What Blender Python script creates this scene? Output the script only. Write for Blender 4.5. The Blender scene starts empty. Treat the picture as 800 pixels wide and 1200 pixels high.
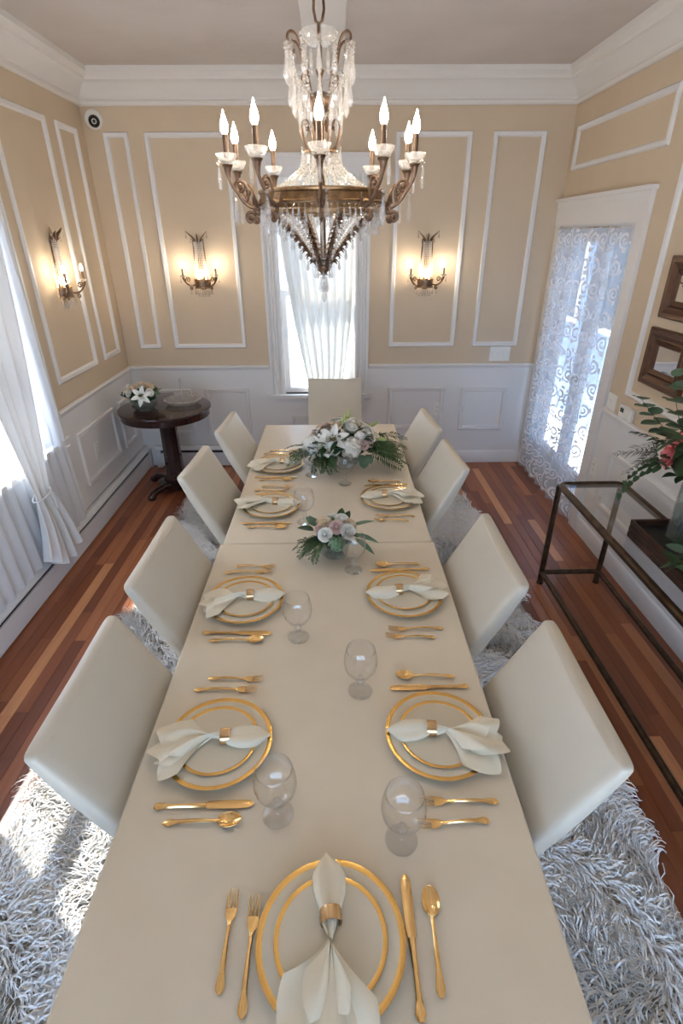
import bpy, bmesh, math, random
import numpy as np
from mathutils import Vector, Matrix, Euler

PI = math.pi
random.seed(7)
SC = bpy.context.scene
COL = SC.collection

# ------------------------------------------------------------------ camera
cam_d = bpy.data.cameras.new('camera')
cam = bpy.data.objects.new('camera', cam_d)
COL.objects.link(cam)
cam_d.sensor_fit = 'VERTICAL'
cam_d.sensor_height = 36.0
cam_d.lens = 36.0 * 613.0 / 1200.0
cam_d.clip_start = 0.02
PITCH, YAW, ROLL = 0.4855, 0.0113, -0.0059
fwd = Vector((math.sin(YAW) * math.cos(PITCH), math.cos(YAW) * math.cos(PITCH), -math.sin(PITCH)))
rgt = Vector((math.cos(YAW), -math.sin(YAW), 0))
upv = rgt.cross(fwd)
r2 = rgt * math.cos(ROLL) + upv * math.sin(ROLL)
u2 = -rgt * math.sin(ROLL) + upv * math.cos(ROLL)
cam.matrix_world = Matrix(((r2.x, u2.x, -fwd.x, 0), (r2.y, u2.y, -fwd.y, 0), (r2.z, u2.z, -fwd.z, 2.0), (0, 0, 0, 1)))
SC.camera = cam

# ------------------------------------------------------------------ world, sun, exposure
SC.view_settings.view_transform = 'Standard'
SC.view_settings.look = 'None'
SC.view_settings.gamma = 1.0
SC.view_settings.use_curve_mapping = False
SC.view_settings.exposure = -0.08
SC.cycles.max_bounces = 10
SC.cycles.diffuse_bounces = 5
SC.cycles.glossy_bounces = 4
SC.cycles.transmission_bounces = 8
SC.cycles.transparent_max_bounces = 24
SC.cycles.caustics_reflective = False
SC.cycles.caustics_refractive = False
SC.cycles.sample_clamp_indirect = 6.0
SC.cycles.use_denoising = True

world = bpy.data.worlds.new('world')
SC.world = world
world.use_nodes = True
wn = world.node_tree.nodes
wl = world.node_tree.links
wn.clear()
w_out = wn.new('ShaderNodeOutputWorld')
w_bg = wn.new('ShaderNodeBackground')
w_sky = wn.new('ShaderNodeTexSky')
w_sky.sky_type = 'NISHITA'
w_sky.sun_disc = False
w_sky.sun_elevation = math.radians(42)
w_sky.sun_rotation = math.radians(-75)
w_sky.dust_density = 2.5
w_sky.ozone_density = 1.0
w_mix = wn.new('ShaderNodeMixRGB')          # thin bright overcast veil over the sky
w_mix.inputs[0].default_value = 0.6
w_mix.inputs[2].default_value = (0.62, 0.91, 1.38, 1)
w_gain = wn.new('ShaderNodeVectorMath'); w_gain.operation = 'SCALE'
w_gain.inputs[3].default_value = 0.17
wl.new(w_sky.outputs[0], w_gain.inputs[0])
wl.new(w_gain.outputs[0], w_mix.inputs[1])
wl.new(w_mix.outputs[0], w_bg.inputs[0])
w_bg.inputs[1].default_value = 7.0
wl.new(w_bg.outputs[0], w_out.inputs[0])

sun_d = bpy.data.lights.new('sun', 'SUN')
sun = bpy.data.objects.new('sun', sun_d)
COL.objects.link(sun)
sun_d.energy = 42.0
sun_d.angle = math.radians(0.6)
sun_d.color = (1.0, 0.95, 0.88)
sun.rotation_euler = Vector((0.62, -0.50, -1.0)).to_track_quat('-Z', 'Y').to_euler()

# room limits (metres)
XL, XR, YB, YF, ZC = -1.867, 1.838, 4.842, -1.7, 3.06
WT = 0.16


def portal(name, loc, sx, sy, rot):
    d = bpy.data.lights.new(name, 'AREA')
    d.shape = 'RECTANGLE'
    d.size, d.size_y = sx, sy
    d.cycles.is_portal = True
    o = bpy.data.objects.new(name, d)
    COL.objects.link(o)
    o.location = loc
    o.rotation_euler = rot


WIN_L = [(1.65, 3.29)]      # openings in the wall with the windows (y0, y1)
WIN_LZ = (0.80, 2.43)
WIN_B = (-0.47, 0.185)
WIN_BZ = (0.70, 2.43)
WIN_F = [(-1.6, 1.6)]
WIN_FZ = (0.12, 1.86)
DOOR = (3.57, 4.74)
DOORZ = 2.06
for a, b in WIN_L:
    portal('daylight_portal', (XL - WT - 0.02, (a + b) / 2, sum(WIN_LZ) / 2), b - a, WIN_LZ[1] - WIN_LZ[0], (PI / 2, 0, -PI / 2))
portal('daylight_portal', (sum(WIN_B) / 2, YB + WT + 0.02, sum(WIN_BZ) / 2), WIN_B[1] - WIN_B[0], WIN_BZ[1] - WIN_BZ[0], (-PI / 2, 0, 0))
for a, b in WIN_F:
    portal('daylight_portal', ((a + b) / 2, YF - WT - 0.02, sum(WIN_FZ) / 2), b - a, WIN_FZ[1] - WIN_FZ[0], (PI / 2, 0, 0))
portal('daylight_portal', (XR + WT + 0.02, sum(DOOR) / 2, DOORZ / 2), DOOR[1] - DOOR[0], DOORZ, (PI / 2, 0, PI / 2))


# ------------------------------------------------------------------ mesh helpers
class MB:
    def __init__(s):
        s.v, s.f, s.m = [], [], []

    def add(s, vs, fs, M=None, mi=0):
        b = len(s.v)
        if M is None:
            s.v += [tuple(p) for p in vs]
        elif callable(M) and not isinstance(M, Matrix):
            s.v += [tuple(M(*p)) for p in vs]
        else:
            s.v += [tuple(M @ Vector(p)) for p in vs]
        s.f += [tuple(b + i for i in f) for f in fs]
        s.m += [mi] * len(fs)
        return s

    def box(s, x0, x1, y0, y1, z0, z1, M=None, mi=0, bev=0.0):
        if bev <= 0:
            vs = [(x, y, z) for z in (z0, z1) for y in (y0, y1) for x in (x0, x1)]
            fs = [(0, 2, 3, 1), (4, 5, 7, 6), (0, 1, 5, 4), (2, 6, 7, 3), (0, 4, 6, 2), (1, 3, 7, 5)]
            return s.add(vs, fs, M, mi)
        b = bev
        vs, fs = [], []
        for (z, i) in ((z0, b), (z0 + b, 0), (z1 - b, 0), (z1, b)):
            xa, xb, ya, yb = x0 + i, x1 - i, y0 + i, y1 - i
            c = b if i == 0 else 0
            vs += [(xa + c, ya, z), (xb - c, ya, z), (xb, ya + c, z), (xb, yb - c, z), (xb - c, yb, z), (xa + c, yb, z), (xa, yb - c, z), (xa, ya + c, z)]
        for k in range(3):
            for i in range(8):
                j = (i + 1) % 8
                fs.append((k * 8 + i, k * 8 + j, k * 8 + 8 + j, k * 8 + 8 + i))
        fs += [tuple(range(7, -1, -1)), tuple(range(24, 32))]
        return s.add(vs, fs, M, mi)

    def lathe(s, prof, n=16, M=None, mi=0, wob=None, close=False):
        vs, fs = [], []
        for k, (r, z) in enumerate(prof):
            for i in range(n):
                a = 2 * PI * i / n
                rr = r * (wob(a, k) if wob else 1)
                vs.append((rr * math.cos(a), rr * math.sin(a), z))
        m = len(prof)
        for k in range(m if close else m - 1):
            k2 = (k + 1) % m
            for i in range(n):
                j = (i + 1) % n
                fs.append((k * n + i, k * n + j, k2 * n + j, k2 * n + i))
        if not close:
            if prof[0][0] > 1e-6: fs.append(tuple(range(n - 1, -1, -1)))
            if prof[-1][0] > 1e-6: fs.append(tuple((m - 1) * n + i for i in range(n)))
        return s.add(vs, fs, M, mi)

    def tube(s, pts, r, n=8, M=None, mi=0, flat=1.0, closed=False):
        pts = [Vector(p) for p in pts]
        m = len(pts)
        rs = r if isinstance(r, (list, tuple)) else [r] * m
        t = []
        for i in range(m):
            if closed:
                d = pts[(i + 1) % m] - pts[i - 1]
            else:
                d = pts[min(i + 1, m - 1)] - pts[max(i - 1, 0)]
            t.append(d.normalized() if d.length > 1e-9 else Vector((0, 0, 1)))
        ref = Vector((0, 0, 1)) if abs(t[0].z) < 0.9 else Vector((1, 0, 0))
        nrm = (ref - t[0] * ref.dot(t[0])).normalized()
        vs, fs = [], []
        for i in range(m):
            nrm = nrm - t[i] * nrm.dot(t[i])
            nrm = nrm.normalized() if nrm.length > 1e-6 else t[i].orthogonal().normalized()
            bi = t[i].cross(nrm)
            for k in range(n):
                a = 2 * PI * k / n
                vs.append(pts[i] + (nrm * math.cos(a) * flat + bi * math.sin(a)) * rs[i])
        for i in range(m if closed else m - 1):
            i2 = (i + 1) % m
            for k in range(n):
                j = (k + 1) % n
                fs.append((i * n + k, i * n + j, i2 * n + j, i2 * n + k))
        if not closed:
            fs += [tuple(range(n - 1, -1, -1)), tuple((m - 1) * n + k for k in range(n))]
        return s.add(vs, fs, M, mi)

    def grid(s, fn, nu, nv, M=None, mi=0, cu=False, cv=False):
        vs = [fn(i / (nu if cu else nu - 1), j / (nv if cv else nv - 1)) for i in range(nu) for j in range(nv)]
        fs = []
        for i in range(nu if cu else nu - 1):
            for j in range(nv if cv else nv - 1):
                a, b = i * nv + j, i * nv + (j + 1) % nv
                c, d = ((i + 1) % nu) * nv + (j + 1) % nv, ((i + 1) % nu) * nv + j
                fs.append((a, b, c, d))
        return s.add(vs, fs, M, mi)

    def ball(s, c, r, M=None, mi=0, n=8, k=5):
        rx, ry, rz = r if isinstance(r, (tuple, list)) else (r, r, r)
        prof = [(math.sin(PI * i / k), -math.cos(PI * i / k)) for i in range(k + 1)]
        T = Matrix.Translation(c) @ Matrix.Diagonal((rx, ry, rz, 1))
        return s.lathe(prof, n, (M @ T) if M is not None else T, mi)

    def frame(s, u0, u1, z0, z1, prof, M=None, mi=0):
        """mitred rectangular moulding; prof = [(inset, depth)...] closed profile"""
        vs, fs = [], []
        n = len(prof)
        for (cu, cz, su, sz) in ((u0, z0, 1, 1), (u1, z0, -1, 1), (u1, z1, -1, -1), (u0, z1, 1, -1)):
            for (w, d) in prof:
                vs.append((cu + su * w, cz + sz * w, d))
        for k in range(4):
            k2 = (k + 1) % 4
            for i in range(n):
                j = (i + 1) % n
                fs.append((k * n + i, k2 * n + i, k2 * n + j, k * n + j))
        return s.add(vs, fs, M, mi)

    def mesh(s, name, mats, smooth=35, recalc=True):
        me = bpy.data.meshes.new(name)
        me.from_pydata(s.v, [], s.f)
        for m in (mats if isinstance(mats, (list, tuple)) else [mats]):
            me.materials.append(m)
        if any(s.m):
            me.polygons.foreach_set('material_index', s.m)
        if recalc:
            bm = bmesh.new(); bm.from_mesh(me)
            bmesh.ops.remove_doubles(bm, verts=bm.verts, dist=1e-6)
            bmesh.ops.recalc_face_normals(bm, faces=bm.faces)
            bm.to_mesh(me); bm.free()
        if smooth:
            me.polygons.foreach_set('use_smooth', [True] * len(me.polygons))
            if smooth < 179:
                me.set_sharp_from_angle(angle=math.radians(smooth))
        me.update()
        return me

    def build(s, name, mats, parent=None, smooth=35, recalc=True):
        return inst(s.mesh(name, mats, smooth, recalc), name, parent)


def inst(me, name, parent=None, loc=(0, 0, 0), rot=(0, 0, 0), scale=(1, 1, 1)):
    o = bpy.data.objects.new(name, me)
    COL.objects.link(o)
    o.parent = parent
    o.location = loc
    o.rotation_euler = rot
    o.scale = scale if isinstance(scale, (tuple, list)) else (scale,) * 3
    return o


def tag(o, label=None, cat=None, group=None, kind=None):
    if label: o['label'] = label
    if cat: o['category'] = cat
    if group: o['group'] = group
    if kind: o['kind'] = kind
    return o


def empty(name, loc=(0, 0, 0), rot=(0, 0, 0)):
    o = bpy.data.objects.new(name, None)
    COL.objects.link(o)
    o.location = loc
    o.rotation_euler = rot
    o.empty_display_size = 0.05
    return o


def copy_tree(o, parent=None):
    c = o.copy()
    COL.objects.link(c)
    c.parent = parent
    for ch in list(o.children):
        copy_tree(ch, c)
    return c


def TR(x=0, y=0, z=0, rz=0, rx=0, ry=0, s=1):
    return Matrix.Translation((x, y, z)) @ Euler((rx, ry, rz)).to_matrix().to_4x4() @ Matrix.Scale(s, 4)


# ------------------------------------------------------------------ materials
def srgb(r, g, b):
    f = lambda c: (c / 255 / 12.92) if c / 255 <= 0.04045 else ((c / 255 + 0.055) / 1.055) ** 2.4
    return (f(r), f(g), f(b), 1)


def pm(name, col, rough=0.5, metal=0.0, spec=0.5, noise=None, bump=None, coat=0.0, sss=0.0, trans=0.0, ior=1.45, rand=0.0, sheen=0.0):
    m = bpy.data.materials.new(name)
    m.use_nodes = True
    nt = m.node_tree
    b = nt.nodes['Principled BSDF']
    b.inputs['Base Color'].default_value = col
    b.inputs['Roughness'].default_value = rough
    b.inputs['Metallic'].default_value = metal
    b.inputs['Specular IOR Level'].default_value = spec
    b.inputs['IOR'].default_value = ior
    b.inputs['Coat Weight'].default_value = coat
    b.inputs['Transmission Weight'].default_value = trans
    if sheen: b.inputs['Sheen Weight'].default_value = sheen
    if noise or rand:
        src = None
        mix = nt.nodes.new('ShaderNodeMixRGB')
        if noise:
            scale, col2, amt = noise
            tc = nt.nodes.new('ShaderNodeTexCoord')
            nz = nt.nodes.new('ShaderNodeTexNoise')
            nz.inputs['Scale'].default_value = scale
            nz.inputs['Detail'].default_value = 4
            nt.links.new(tc.outputs['Object'], nz.inputs['Vector'])
            mp = nt.nodes.new('ShaderNodeMapRange')
            mp.inputs[1].default_value = 0.35; mp.inputs[2].default_value = 0.65
            mp.inputs[4].default_value = amt
            nt.links.new(nz.outputs['Fac'], mp.inputs[0])
            nt.links.new(mp.outputs[0], mix.inputs[0])
            mix.inputs[2].default_value = col2
        else:
            oi = nt.nodes.new('ShaderNodeObjectInfo')
            mp = nt.nodes.new('ShaderNodeMath'); mp.operation = 'MULTIPLY'
            mp.inputs[1].default_value = rand
            nt.links.new(oi.outputs['Random'], mp.inputs[0])
            nt.links.new(mp.outputs[0], mix.inputs[0])
            mix.inputs[2].default_value = tuple(c * 0.35 for c in col[:3]) + (1,)
        mix.inputs[1].default_value = col
        nt.links.new(mix.outputs[0], b.inputs['Base Color'])
    if bump:
        scale, strength, dist = bump
        tc = nt.nodes.new('ShaderNodeTexCoord')
        nz = nt.nodes.new('ShaderNodeTexNoise')
        nz.inputs['Scale'].default_value = scale
        nz.inputs['Detail'].default_value = 3
        nt.links.new(tc.outputs['Object'], nz.inputs['Vector'])
        bp = nt.nodes.new('ShaderNodeBump')
        bp.inputs['Strength'].default_value = strength
        bp.inputs['Distance'].default_value = dist
        nt.links.new(nz.outputs['Fac'], bp.inputs['Height'])
        nt.links.new(bp.outputs[0], b.inputs['Normal'])
    return m


def cloth_mat(name, col, transp, transl):
    m = bpy.data.materials.new(name)
    m.use_nodes = True
    nt = m.node_tree
    nt.nodes.clear()
    out = nt.nodes.new('ShaderNodeOutputMaterial')
    d = nt.nodes.new('ShaderNodeBsdfDiffuse'); d.inputs[0].default_value = col
    t = nt.nodes.new('ShaderNodeBsdfTranslucent'); t.inputs[0].default_value = col
    p = nt.nodes.new('ShaderNodeBsdfTransparent'); p.inputs[0].default_value = (0.97, 0.98, 1, 1)
    m1 = nt.nodes.new('ShaderNodeMixShader'); m1.inputs[0].default_value = transl
    m2 = nt.nodes.new('ShaderNodeMixShader'); m2.inputs[0].default_value = transp
    nt.links.new(d.outputs[0], m1.inputs[1]); nt.links.new(t.outputs[0], m1.inputs[2])
    nt.links.new(m1.outputs[0], m2.inputs[1]); nt.links.new(p.outputs[0], m2.inputs[2])
    nt.links.new(m2.outputs[0], out.inputs[0])
    return m


def thin_glass(name, tint=(0.97, 0.985, 0.985, 1), refl=1.0, rough=0.02, glow=0.0):
    """thin walled glass: transparent with a Fresnel reflection"""
    m = bpy.data.materials.new(name)
    m.use_nodes = True
    nt = m.node_tree
    nt.nodes.clear()
    out = nt.nodes.new('ShaderNodeOutputMaterial')
    p = nt.nodes.new('ShaderNodeBsdfTransparent'); p.inputs[0].default_value = tint
    g = nt.nodes.new('ShaderNodeBsdfGlossy'); g.inputs['Roughness'].default_value = rough
    fr = nt.nodes.new('ShaderNodeLayerWeight'); fr.inputs[0].default_value = 0.5
    pw = nt.nodes.new('ShaderNodeMath'); pw.operation = 'POWER'; pw.inputs[1].default_value = 4.0
    nt.links.new(fr.outputs['Facing'], pw.inputs[0])
    mu = nt.nodes.new('ShaderNodeMath'); mu.operation = 'MULTIPLY_ADD'
    mu.inputs[1].default_value = 0.9 * min(1.0, refl); mu.inputs[2].default_value = 0.045 * refl
    mu.use_clamp = True
    nt.links.new(pw.outputs[0], mu.inputs[0])
    mx = nt.nodes.new('ShaderNodeMixShader')
    nt.links.new(mu.outputs[0], mx.inputs[0])
    nt.links.new(p.outputs[0], mx.inputs[1]); nt.links.new(g.outputs[0], mx.inputs[2])
    last = mx
    if glow:   # frosted share: cut crystal scatters some light
        t = nt.nodes.new('ShaderNodeBsdfTranslucent'); t.inputs[0].default_value = (1, 0.98, 0.95, 1)
        d = nt.nodes.new('ShaderNodeBsdfDiffuse'); d.inputs[0].default_value = (0.95, 0.94, 0.92, 1)
        ms = nt.nodes.new('ShaderNodeMixShader'); ms.inputs[0].default_value = 0.5
        nt.links.new(t.outputs[0], ms.inputs[1]); nt.links.new(d.outputs[0], ms.inputs[2])
        m3 = nt.nodes.new('ShaderNodeMixShader'); m3.inputs[0].default_value = glow
        nt.links.new(mx.outputs[0], m3.inputs[1]); nt.links.new(ms.outputs[0], m3.inputs[2])
        last = m3
    nt.links.new(last.outputs[0], out.inputs[0])
    return m


def emit(name, col, s):
    m = bpy.data.materials.new(name)
    m.use_nodes = True
    nt = m.node_tree
    nt.nodes.clear()
    out = nt.nodes.new('ShaderNodeOutputMaterial')
    e = nt.nodes.new('ShaderNodeEmission')
    e.inputs[0].default_value = col; e.inputs[1].default_value = s
    nt.links.new(e.outputs[0], out.inputs[0])
    return m


def plank_mat():
    m = pm('oak_planks', (0.2, 0.08, 0.03, 1), rough=0.32, spec=0.5, coat=0.15)
    nt = m.node_tree
    b = nt.nodes['Principled BSDF']
    oi = nt.nodes.new('ShaderNodeObjectInfo')
    geo = nt.nodes.new('ShaderNodeNewGeometry')
    mapn = nt.nodes.new('ShaderNodeMapping'); mapn.inputs['Scale'].default_value = (55, 2.5, 20)
    nt.links.new(geo.outputs['Position'], mapn.inputs[0])
    addv = nt.nodes.new('ShaderNodeVectorMath'); addv.operation = 'ADD'
    comb = nt.nodes.new('ShaderNodeCombineXYZ')
    ml = nt.nodes.new('ShaderNodeMath'); ml.operation = 'MULTIPLY'; ml.inputs[1].default_value = 37
    nt.links.new(oi.outputs['Random'], ml.inputs[0])
    nt.links.new(ml.outputs[0], comb.inputs[1])
    nt.links.new(mapn.outputs[0], addv.inputs[0]); nt.links.new(comb.outputs[0], addv.inputs[1])
    nz = nt.nodes.new('ShaderNodeTexNoise'); nz.inputs['Scale'].default_value = 1.0
    nz.inputs['Detail'].default_value = 5; nz.inputs['Distortion'].default_value = 0.6
    nt.links.new(addv.outputs[0], nz.inputs['Vector'])
    ramp = nt.nodes.new('ShaderNodeValToRGB')
    ramp.color_ramp.elements[0].position = 0.0; ramp.color_ramp.elements[0].color = srgb(122, 66, 40)
    ramp.color_ramp.elements[1].position = 1.0; ramp.color_ramp.elements[1].color = srgb(216, 154, 104)
    for pos, c in ((0.35, srgb(146, 84, 52)), (0.7, srgb(170, 104, 66)), (0.88, srgb(194, 126, 82))):
        e = ramp.color_ramp.elements.new(pos); e.color = c
    nt.links.new(oi.outputs['Random'], ramp.inputs[0])
    mx = nt.nodes.new('ShaderNodeMixRGB'); mx.blend_type = 'MULTIPLY'
    mp = nt.nodes.new('ShaderNodeMapRange'); mp.inputs[3].default_value = 0.65; mp.inputs[4].default_value = 1.15
    nt.links.new(nz.outputs['Fac'], mp.inputs[0])
    mx.inputs[0].default_value = 1.0
    nt.links.new(ramp.outputs[0], mx.inputs[1]); nt.links.new(mp.outputs[0], mx.inputs[2])
    nt.links.new(mx.outputs[0], b.inputs['Base Color'])
    return m


M_TAN = pm('tan_wall_paint', srgb(211, 192, 166), 0.75, noise=(3.0, srgb(203, 183, 157), 0.5), bump=(60, 0.08, 0.004))
M_WHITE = pm('white_trim_paint', srgb(232, 230, 228), 0.42)
M_CROWN = pm('white_crown_paint', srgb(232, 228, 222), 0.5)
M_CEIL = pm('ceiling_plaster', srgb(212, 203, 196), 0.8, noise=(2.2, srgb(203, 192, 183), 0.7), bump=(7, 0.25, 0.02))
M_PLANK = plank_mat()
M_SUB = pm('subfloor', srgb(60, 34, 22), 0.8)
M_CREAM = pm('cream_leather', srgb(215, 209, 195), 0.34, spec=0.5, noise=(4, srgb(209, 202, 187), 0.6), bump=(220, 0.08, 0.001))
M_DARKLEG = pm('dark_leg_wood', srgb(52, 30, 22), 0.4)
M_CLOTH = pm('champagne_tablecloth', srgb(229, 217, 195), 0.38, spec=0.5, noise=(9, srgb(223, 210, 187), 0.6), bump=(420, 0.12, 0.0006), sheen=0.15)
M_NAPKIN = pm('ivory_satin', srgb(238, 230, 208), 0.42, spec=0.45, sheen=0.2)
M_CHINA = pm('white_china', srgb(220, 211, 190), 0.12, spec=0.5)
M_GOLDRIM = pm('gold_rim', (0.83, 0.52, 0.17, 1), 0.22, metal=1.0)
M_GOLD = pm('gold_cutlery', (0.92, 0.62, 0.27, 1), 0.16, metal=1.0)
M_RING = pm('gold_ring', (0.72, 0.5, 0.28, 1), 0.24, metal=1.0)
M_BRONZE = pm('antique_bronze', srgb(128, 104, 86), 0.42, metal=0.8, noise=(40, srgb(84, 60, 44), 0.7))
M_SLEEVE = pm('dark_bronze_sleeve', srgb(96, 76, 62), 0.45, metal=0.6)
M_BRASS = pm('aged_brass', srgb(150, 120, 86), 0.36, metal=0.85, noise=(50, srgb(96, 70, 46), 0.7))
M_CRYSTAL = thin_glass('crystal', (0.97, 0.97, 0.98, 1), 2.2, 0.03, 0.17)
M_BOBECHE = thin_glass('bobeche_crystal', (0.95, 0.95, 0.95, 1), 2.0, 0.05, 0.24)
M_GLOWBEAD = thin_glass('lamp_beads', (0.99, 0.97, 0.93, 1), 1.5, 0.05, 0.6)
M_BEAD = thin_glass('crystal_beads', (0.98, 0.97, 0.95, 1), 1.9, 0.05, 0.28)
M_GLASS = thin_glass('clear_glass', (0.99, 0.993, 0.995, 1), 1.25, 0.01)
M_GLASSB = thin_glass('glass_bowl', (0.86, 0.9, 0.89, 1), 1.3, 0.02, 0.08)
M_PANE = thin_glass('window_glass', (0.96, 0.98, 0.985, 1), 0.9, 0.0)
M_BULB = emit('bulb_glow', (1.0, 0.86, 0.68, 1), 185.0)
M_LAMP = emit('sconce_bulb_glow', (1.0, 0.74, 0.46, 1), 320.0)
M_SHEER = cloth_mat('sheer_voile', (0.86, 0.89, 0.94, 1), 0.20, 0.18)
M_CURT = cloth_mat('ivory_curtain', (0.86, 0.85, 0.80, 1), 0.01, 0.085)
M_DRAPE = cloth_mat('white_drape', (0.84, 0.84, 0.84, 1), 0.0, 0.05)
M_LACE = cloth_mat('lace_ground', (0.88, 0.91, 0.96, 1), 0.55, 0.5)
M_SCROLL = cloth_mat('lace_scroll', (0.95, 0.95, 0.95, 1), 0.03, 0.45)
M_MAHOG = pm('dark_mahogany', srgb(48, 22, 18), 0.18, spec=0.5, coat=0.4, noise=(8, srgb(34, 14, 12), 0.7))
M_FRAME = pm('bronze_picture_frame', srgb(92, 60, 38), 0.38, metal=0.35, noise=(30, srgb(70, 42, 26), 0.6))
M_MIRROR = pm('mirror_glass', (0.92, 0.93, 0.93, 1), 0.02, metal=1.0)
M_IRON = pm('bronzed_iron', srgb(92, 74, 58), 0.36, metal=0.8, noise=(20, srgb(60, 44, 32), 0.7))
M_HEAT = pm('heater_enamel', srgb(226, 226, 228), 0.4)
M_SLOT = pm('dark_slot', srgb(30, 32, 36), 0.6)
M_PLASTIC = pm('white_plastic', srgb(238, 236, 230), 0.35)
M_LCD = pm('lcd', srgb(92, 102, 92), 0.2)
M_BLACK = pm('black_gloss', srgb(16, 16, 18), 0.12)
M_BOXWOOD = pm('rustic_dark_wood', srgb(72, 46, 34), 0.5, noise=(9, srgb(36, 22, 16), 0.9))
M_PETAL_W = pm('white_petal', srgb(246, 244, 236), 0.55)
M_PETAL_C = pm('cream_petal', srgb(240, 224, 198), 0.55)
M_PETAL_B = pm('blush_petal', srgb(228, 202, 194), 0.55)
M_PETAL_P = pm('coral_pink_petal', srgb(248, 152, 150), 0.55)
M_LEAF = pm('deep_green_leaf', srgb(48, 78, 46), 0.42, rand=0.6)
M_EUC = pm('eucalyptus_leaf', srgb(96, 128, 104), 0.55, rand=0.5)
M_FERN = pm('fern_green', srgb(58, 88, 46), 0.5, rand=0.55)
M_STEM = pm('stem_green', srgb(76, 84, 52), 0.6)
M_SUCC = pm('succulent_green', srgb(120, 152, 118), 0.55)
M_BUD = pm('lily_bud', srgb(176, 192, 122), 0.5)
M_STAMEN = pm('stamen', srgb(150, 84, 30), 0.6)
M_WATER = thin_glass('water', (0.80, 0.85, 0.83, 1), 0.9, 0.0)
M_SNOW = pm('pale_ground', srgb(205, 205, 205), 0.9)
M_SIDING = pm('blue_grey_siding', srgb(98, 118, 148), 0.7)
M_SILVER = pm('silver', (0.8, 0.8, 0.78, 1), 0.15, metal=1.0)


# ------------------------------------------------------------------ the room
def mapB(u, z, d): return (u, YB - d, z)
def mapL(u, z, d): return (XL + d, u, z)
def mapR(u, z, d): return (XR - d, u, z)
def mapF(u, z, d): return (u, YF + d, z)


def wall_boxes(mb, u0, u1, z1, d0, d1, ops, mp):
    """wall slab u0..u1 x 0..z1 with openings [(a, b, lo, hi)]"""
    c = u0
    def bx(a, b, lo, hi):
        if b - a > 1e-4 and hi - lo > 1e-4:
            mb.add(*box_uzd(a, b, lo, hi, d0, d1), mp)
    for (a, b, lo, hi) in sorted(ops):
        bx(c, a, 0, z1)
        bx(a, b, 0, min(lo, z1))
        bx(a, b, hi, z1)
        c = b
    bx(c, u1, 0, z1)


def box_uzd(u0, u1, z0, z1, d0, d1):
    vs = [(u, z, d) for d in (d0, d1) for z in (z0, z1) for u in (u0, u1)]
    fs = [(0, 2, 3, 1), (4, 5, 7, 6), (0, 1, 5, 4), (2, 6, 7, 3), (0, 4, 6, 2), (1, 3, 7, 5)]
    return vs, fs


OPS = {
    'back': [(WIN_B[0], WIN_B[1], WIN_BZ[0], WIN_BZ[1])],
    'left': [(a, b, WIN_LZ[0], WIN_LZ[1]) for a, b in WIN_L],
    'right': [(DOOR[0], DOOR[1], 0, DOORZ)],
    'front': [(a, b, WIN_FZ[0], WIN_FZ[1]) for a, b in WIN_F],
}
SPAN = {'back': (XL - WT, XR + WT, mapB), 'left': (YF, YB, mapL), 'right': (YF, YB, mapR), 'front': (XL - WT, XR + WT, mapF)}
MOULD = [(0, 0), (0, 0.012), (0.006, 0.018), (0.014, 0.014), (0.024, 0.016), (0.031, 0.009), (0.034, 0)]
MOULD = [(w * 1.1, d) for w, d in MOULD]
WALLS = {}
for side, (u0, u1, mp) in SPAN.items():
    mb = MB()
    wall_boxes(mb, u0, u1, ZC + 0.05, -WT, 0, OPS[side], mp)
    w = mb.build('wall_' + side, M_TAN, smooth=0)
    tag(w, kind='structure')
    WALLS[side] = w
    a0, a1 = (XL, XR) if side in ('back', 'front') else (YF, YB)
    mb = MB()
    wall_boxes(mb, a0, a1, 0.935, 0, 0.008, OPS[side], mp)
    mb.build('wainscot', M_WHITE, w, smooth=0)
    # chair rail and baseboard, cut at the casings
    cuts = sorted((a - 0.125, b + 0.125) for a, b, lo, hi in OPS[side])
    segs, c = [], a0
    for a, b in cuts:
        if a > c: segs.append((c, a))
        c = max(c, b)
    if c < a1: segs.append((c, a1))
    for a, b in segs:
        mb = MB()
        prof = [(0.925, 0.008), (0.925, 0.016), (0.938, 0.02), (0.944, 0.03), (0.958, 0.034), (0.966, 0.03), (0.97, 0.008)]
        mb.add([(u, z, d) for u in (a, b) for z, d in prof],
               [(i, (i + 1) % 7, 7 + (i + 1) % 7, 7 + i) for i in range(7)] + [tuple(range(7)), tuple(range(13, 6, -1))], mp)
        mb.build('chair_rail', M_WHITE, w, smooth=40)
    if side != 'left':
        bsegs = segs if side == 'right' else [(a0, a1)]
        if side == 'back': bsegs = [(-0.45, a1)]
        for a, b in bsegs:
            mb = MB()
            prof = [(0, 0.008), (0, 0.02), (0.105, 0.02), (0.12, 0.014), (0.125, 0.008)]
            mb.add([(u, z, d) for u in (a, b) for z, d in prof],
                   [(i, (i + 1) % 5, 5 + (i + 1) % 5, 5 + i) for i in range(5)] + [tuple(range(5)), tuple(range(9, 4, -1))], mp)
            mb.build('baseboard_trim', M_WHITE, w, smooth=40)


def panels(side, rects, d0=0.0):
    mp = SPAN[side][2]
    for (a, b, lo, hi) in rects:
        mb = MB()
        mb.frame(a, b, lo, hi, [(w_, d + d0) for w_, d in MOULD], mp)
        mb.build('panel_moulding', M_WHITE, WALLS[side], smooth=50)


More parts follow.
